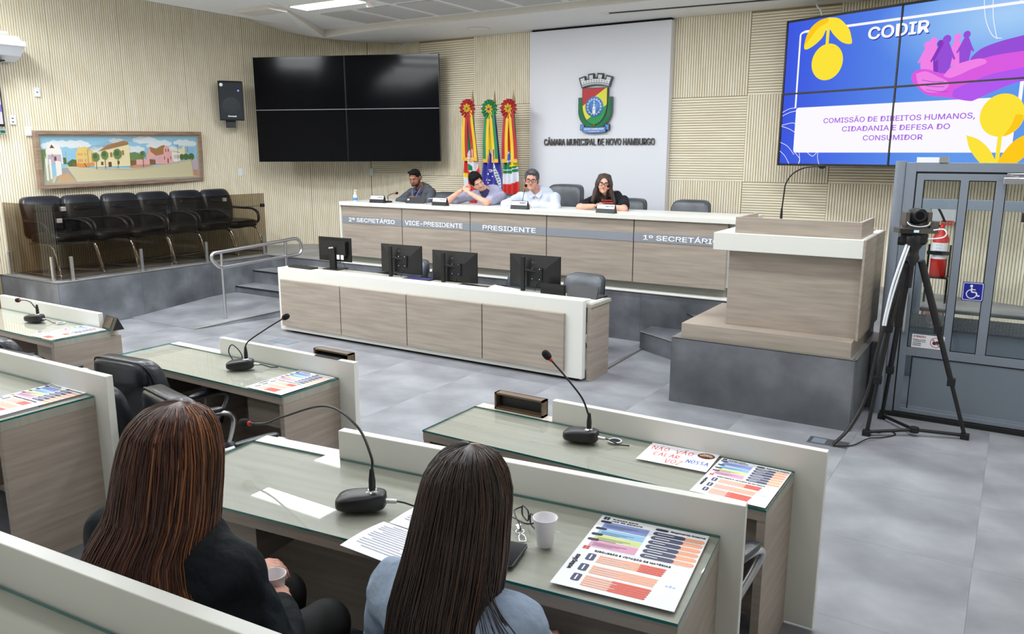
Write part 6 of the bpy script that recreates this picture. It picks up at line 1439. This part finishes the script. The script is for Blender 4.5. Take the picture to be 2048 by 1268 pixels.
sdf_part('beard', [('e', tuple(T @ Vector((0, -.042, -.078))), (.056, .050, .044), Q, .01), ('e', tuple(T @ Vector((0, -.012, -.045))), (.068, .05, .045), Q, .02), ('-e', tuple(T @ Vector((0, -.12, -.045))), (.036, .05, .026), Q, .01), ('-e', tuple(T @ Vector((0, -.085, .02))), (.09, .06, .055), Q, .01)], mat('beard_black', srgb(18, 14, 14), .8), p, b, .005)
lb_ = Matrix.Translation(-Vector(b)); part('lanyard', MB().set(lb_).tube(catmull([(-7.44, 9.06, 1.64), (-7.41, 9.00, 1.57), (-7.37, 8.975, 1.48)], 5), .006, 6).tube(catmull([(-7.29, 9.05, 1.65), (-7.32, 9.00, 1.57), (-7.365, 8.975, 1.48)], 5), .006, 6), mat('lanyard_violet', srgb(120, 110, 190), .6), p)

# man resting his head on his hands
b = (-6.22, 9.40, DZ); Hc = (-6.25, 8.97, 1.765); T = hm(Hc, R(48), R(22), R(-30)); m_ = fabric('lilac_grey_polo', (158, 158, 184))
p = person('person in a lilac-grey polo shirt leaning his dark-haired head on folded hands', b, R(10), Hc, T, .46, (-6.14, 9.45, 1.14), (-6.17, 9.17, 1.49),
           [((-6.40, 9.14, 1.575), (-6.63, 8.80, 1.505), (-6.385, 8.80, 1.655), (.55, .15, .6), (-.6, -.5, .6), -1, .9), ((-5.97, 9.14, 1.575), (-5.98, 8.80, 1.505), (-6.27, 8.79, 1.63), (-.5, .1, .55), (.5, -.7, .4), 1, 1.0)], M['skin2'], m_, sleeve='short', collar=1)
face_parts(T, p, b, (190, 110, 100), None, True); hair_short(T, p, b, (10, 9, 10), thick=.014, top=.014)
sdf_part('collar', [('c', (-6.20, 9.13, 1.60), (-6.22, 9.10, 1.645), .080, .070, .02), ('-e', (-6.23, 9.06, 1.69), (.06, .06, .05), None, .01)], mat('navy_trim', srgb(48, 48, 92), .7), p, b, .007)

# man with glasses
b = (-5.40, 9.40, DZ); Hc = (-5.42, 9.03, 1.80); T = hm(Hc, R(24), R(4), R(2)); m_ = fabric('pale_blue_striped_shirt', (198, 206, 224), (212, 220, 236))
p = person('person in a pale blue shirt with glasses and greying hair behind a microphone', b, R(12), Hc, T, .52, (-5.38, 9.43, 1.14), (-5.40, 9.17, 1.49),
           [((-5.66, 9.15, 1.565), (-5.72, 8.86, 1.485), (-5.50, 8.79, 1.500), (1, -.15, 0), (0, 0, 1), -1, .5), ((-5.14, 9.15, 1.575), (-4.96, 8.86, 1.485), (-5.26, 8.77, 1.500), (-1, .0, .0), (0, 0, 1), 1, .5)], M['skin3'], m_, belly=.05, bs=1.12, collar=1, neck_r=.062, wide=1.12, head_s=1.04, armr=1.12)
face_parts(T, p, b, (170, 100, 96), (70, 34, 34), False, 1.04); hair_short(T, p, b, (42, 42, 46), thick=.012, top=.012, grey=(112, 112, 116), wide=1.12)
collar_flaps(p, b, (-5.40, 9.12, 1.625), R(18), m_, .085)

# woman in black
b = (-4.36, 9.40, DZ); Hc = (-4.375, 9.03, 1.775); T = hm(Hc, R(24), R(2), R(4)); m_ = fabric('black_t_shirt', (26, 27, 32), (34, 35, 42))
p = person('person in a black T-shirt with long brown hair and glasses at a microphone', b, R(16), Hc, T, .42, (-4.34, 9.43, 1.14), (-4.36, 9.17, 1.48),
           [((-4.55, 9.15, 1.565), (-4.62, 8.86, 1.49), (-4.38, 8.80, 1.515), (.8, -.3, .25), (-.3, 0, 1), -1, .6), ((-4.16, 9.15, 1.565), (-4.02, 8.86, 1.49), (-4.22, 8.79, 1.515), (-.8, -.1, .3), (.3, 0, 1), 1, .6)], M['skin2'], m_, sleeve='short', fem=True, bs=.95, head_s=.97)
face_parts(T, p, b, (180, 90, 90), (40, 30, 34), False, .97)
Q = np.array(T.to_3x3())
def hp(x, y, z): return tuple(T @ Vector((x, y, z)))
P = [('e', hp(0, .018, .038), (.088, .104, .092), Q, .01), ('e', hp(0, .05, -.07), (.085, .07, .14), Q, .03)]
for s in (-1, 1): P += [('c', hp(s * .078, -.025, .03), hp(s * .094, -.025, -.10), .022, .026, .02), ('c', hp(s * .095, -.02, -.09), hp(s * (.120 if s < 0 else .150), -.04, -.215), .030, .026, .02), ('c', hp(s * .05, .0, .09), hp(s * .078, -.02, 0), .03, .03, .02)]
P += [('-e', hp(0, -.11, -.035), (.066, .086, .128), Q, .006), ('-e', hp(0, -.075, -.17), (.066, .125, .13), Q, .01)]
sdf_part('hair', P, noise_mat('brown_hair', srgb(44, 32, 30), srgb(84, 66, 60), 24, (5, 5, .6), rough=.45, bump=.7, bscale=120), p, b, .005)
# slogan on the shirt
mb = MB().set(Matrix.Translation(-Vector(b)) @ frame((-4.385, 8.985, 1.51), (.96, .28, 0), (.25, -.93, .2)))
for i, (s, m, x) in enumerate((('PROTEÇÃO ÀS CRIANÇAS', 0, .0), ('PROTEÇÃO ÀS CRIANÇAS', 1, -.02), ('PROTEÇÃO ÀS CRIANÇAS', 2, .0))): text(mb, s, x, .055 - i * .030, .16 - x, .022, .0, m, .03, ext=.5, zs=.004)
part('slogan', mb, [mat('print_red', srgb(232, 60, 54), .6), mat('print_orange', srgb(240, 100, 60), .6), mat('print_green', srgb(50, 190, 100), .6)], p)

# ---------------------------------------------------------------- the two girls in the foreground, seen from behind
def long_hair(par, base, prof, cols, seed, spread=128, nl=330, sweep=0.0, dirc=-PI / 2, rad=.0021):
    """prof: list of (z, cx, cy, rx, ry); surface is swept round the back"""
    rnd = random.Random(seed); Zs = np.array([q[0] for q in prof]); tt = np.linspace(0, 1, len(prof))
    def S(phi, v, off=0.0):
        cx, cy, rx, ry, z = (float(np.interp(v, tt, [q[i] for q in prof])) for i in (1, 2, 3, 4, 0))
        return Vector((cx + (rx + off) * math.cos(phi), cy + (ry + off) * math.sin(phi), z))
    lo, hi = dirc - R(spread), dirc + R(spread)
    core = MB().set(Matrix.Translation(-Vector(base))).grid(lambda u, v: S(lo + (hi - lo) * u, v, -.005), 60, 60)
    part('hair_mass', core, mat('hair_core', tuple(c * .5 for c in lin([v / 255 for v in cols[0]])), .7), par)
    V = []; Fc = []; C_ = []
    for i in range(nl):
        u0 = rnd.random(); ph0 = lo + (hi - lo) * u0; v0 = 0 if rnd.random() < .6 else rnd.uniform(0, .3); v1 = rnd.uniform(.82, 1.0)
        wob = rnd.gauss(0, .06); wob2 = rnd.gauss(0, .10); r = rad * rnd.uniform(.5, 1.5); off = rnd.uniform(-.003, .005)
        rk = rnd.random(); c = [a + (b_ - a) * rk for a, b_ in zip(cols[0], cols[1])]
        if len(cols) > 2 and rnd.random() < max(0, (u0 - .62)) * 1.8: rk = rnd.uniform(.3, 1); c = [a + (b_ - a) * rk for a, b_ in zip(cols[1], cols[2])]
        c = lin([max(0, v) / 255 for v in c]); n0 = len(V); K = 18; pts = []
        for k in range(K + 1):
            f = k / K; v = v0 + (v1 - v0) * f
            pts.append(S(ph0 + wob * math.sin(f * 2.6) + wob2 * f * f + sweep * f * (1 - f), v, off + .002 * math.sin(f * 9 + i)))
        for k, q in enumerate(pts):
            tg = (pts[min(k + 1, K)] - pts[max(k - 1, 0)]).normalized(); ctr = S(ph0, v0 + (v1 - v0) * k / K, -.05); nn = (q - ctr); nn = (nn - tg * nn.dot(tg)).normalized() if nn.length > 1e-6 else Vector((0, 0, 1)); sd = tg.cross(nn)
            rr = r * (1 - .8 * (k / K) ** 4) * (.5 + .5 * min(1, k / 3))
            for a, b_ in ((1, 0), (.3, 1), (-1, 0), (.3, -1)): V.append(tuple(q + sd * (rr * 1.0 * b_) + nn * (rr * .5 * a) - Vector(base)))
        for k in range(K):
            for j in range(4): Fc.append((n0 + k * 4 + j, n0 + k * 4 + (j + 1) % 4, n0 + (k + 1) * 4 + (j + 1) % 4, n0 + (k + 1) * 4 + j))
        C_ += [(*c, 1)] * ((K + 1) * 4)
    me = bpy.data.meshes.new('hair_strands'); me.from_pydata(V, [], Fc); me.polygons.foreach_set('use_smooth', [True] * len(Fc))
    at = me.attributes.new('Col', 'FLOAT_COLOR', 'POINT'); at.data.foreach_set('color', np.array(C_, np.float32).ravel()); me.materials.append(M['hairattr']); me.update()
    o = bpy.data.objects.new('hair_strands', me); COL.objects.link(o); o.parent = par; o['kind'] = 'stuff'
M['hairattr'] = attr_mat('hair_strand_colour', .34, .5)
# girl with the long dark hair
b = (-1.08, 1.42, .17); Hc = (-1.07, 1.50, 1.335); T = hm(Hc, R(180), R(12)); m_ = fabric('washed_denim_shirt', (142, 158, 182), (160, 176, 198), .9)
p = person('person with long dark brown hair in a pale denim shirt, seen from behind', b, PI, Hc, T, .42, (-1.08, 1.38, .68), (-1.08, 1.43, .965),
           [((-1.27, 1.43, 1.035), (-1.37, 1.50, .80), (-1.22, 1.70, .80), (.5, .8, 0), (0, 0, 1), 1, .5), ((-.89, 1.43, 1.045), (-.81, 1.50, .82), (-.96, 1.70, .80), (-.5, .8, 0), (0, 0, 1), -1, .5)], M['skin2'], m_, fem=True, collar=1, loose=.020, armr=1.0, head_s=.97, folds=.034)
face_parts(T, p, b, (190, 110, 110))
long_hair(p, b, [(1.452, -1.07, 1.50, .004, .004), (1.448, -1.07, 1.498, .035, .04), (1.432, -1.07, 1.492, .066, .075), (1.395, -1.07, 1.485, .092, .105), (1.34, -1.07, 1.478, .107, .118), (1.27, -1.072, 1.462, .114, .125), (1.18, -1.075, 1.44, .122, .135), (1.08, -1.08, 1.40, .132, .135), (.95, -1.075, 1.37, .138, .135), (.80, -1.065, 1.35, .130, .125), (.60, -1.06, 1.34, .105, .10)],
          [(28, 17, 13), (56, 36, 28), (84, 56, 40)], 5, 122, 1500, 0, rad=.0021)
# loose strands over the right shoulder
mb = MB().set(Matrix.Translation(-Vector(b)))
rl = random.Random(4)
for i in range(26): x = rl.uniform(-.03, .03); q = rl.uniform(-.035, .035); mb.tube(catmull([(-.985 + x, 1.42, 1.22), (-.945 + x, 1.375, 1.14), (-.875 + x + q * .5, 1.345 + x, 1.06), (-.825 + x + q, 1.335 + x, .97), (-.81 + x + q, 1.34, .86)], 5), rl.uniform(.0005, .001), 4)
o = part('hair_lock', mb, mat('dark_lock', srgb(40, 27, 22), .4), p)
# girl with the red-brown hair
b = (-1.84, 1.10, .17); Hc = (-1.80, 1.20, 1.38); T = hm(Hc, R(180 - 25), R(16)); m_ = fabric('black_denim_jacket', (14, 18, 22), (22, 28, 34), .9)
p = person('person with red-brown hair in a black jacket holding a cup, seen from behind', b, R(170), Hc, T, .46, (-1.84, 1.15, .72), (-1.83, 1.19, 1.05),
           [((-2.07, 1.17, 1.07), (-2.10, 1.28, .87), (-1.94, 1.47, .86), (.6, .7, .1), (0, 0, 1), 1, .6), ((-1.62, 1.19, 1.075), (-1.53, 1.25, .84), (-1.70, 1.42, .83), (-.75, .5, .30), (.5, .1, .8), -1, .9)], M['skin3'], m_, fem=True, collar=1, loose=.030, armr=1.1, folds=.030)
face_parts(T, p, b, (190, 110, 110))
long_hair(p, b, [(1.515, -1.79, 1.21, .004, .004), (1.512, -1.79, 1.205, .04, .045), (1.495, -1.79, 1.198, .078, .085), (1.455, -1.795, 1.19, .108, .118), (1.39, -1.80, 1.182, .126, .132), (1.31, -1.81, 1.172, .134, .136), (1.23, -1.82, 1.16, .142, .138), (1.15, -1.835, 1.13, .160, .16), (1.08, -1.83, 1.12, .182, .18), (1.04, -1.815, 1.118, .200, .185), (.99, -1.80, 1.115, .215, .19)],
          [(46, 25, 18), (94, 52, 36), (148, 92, 52)], 11, 125, 1600, .25, rad=.0021)
# cup held in her right hand
cup('white plastic cup held by the girl with red-brown hair', (-1.795, 1.475, .80))
bpy.context.view_layer.update()
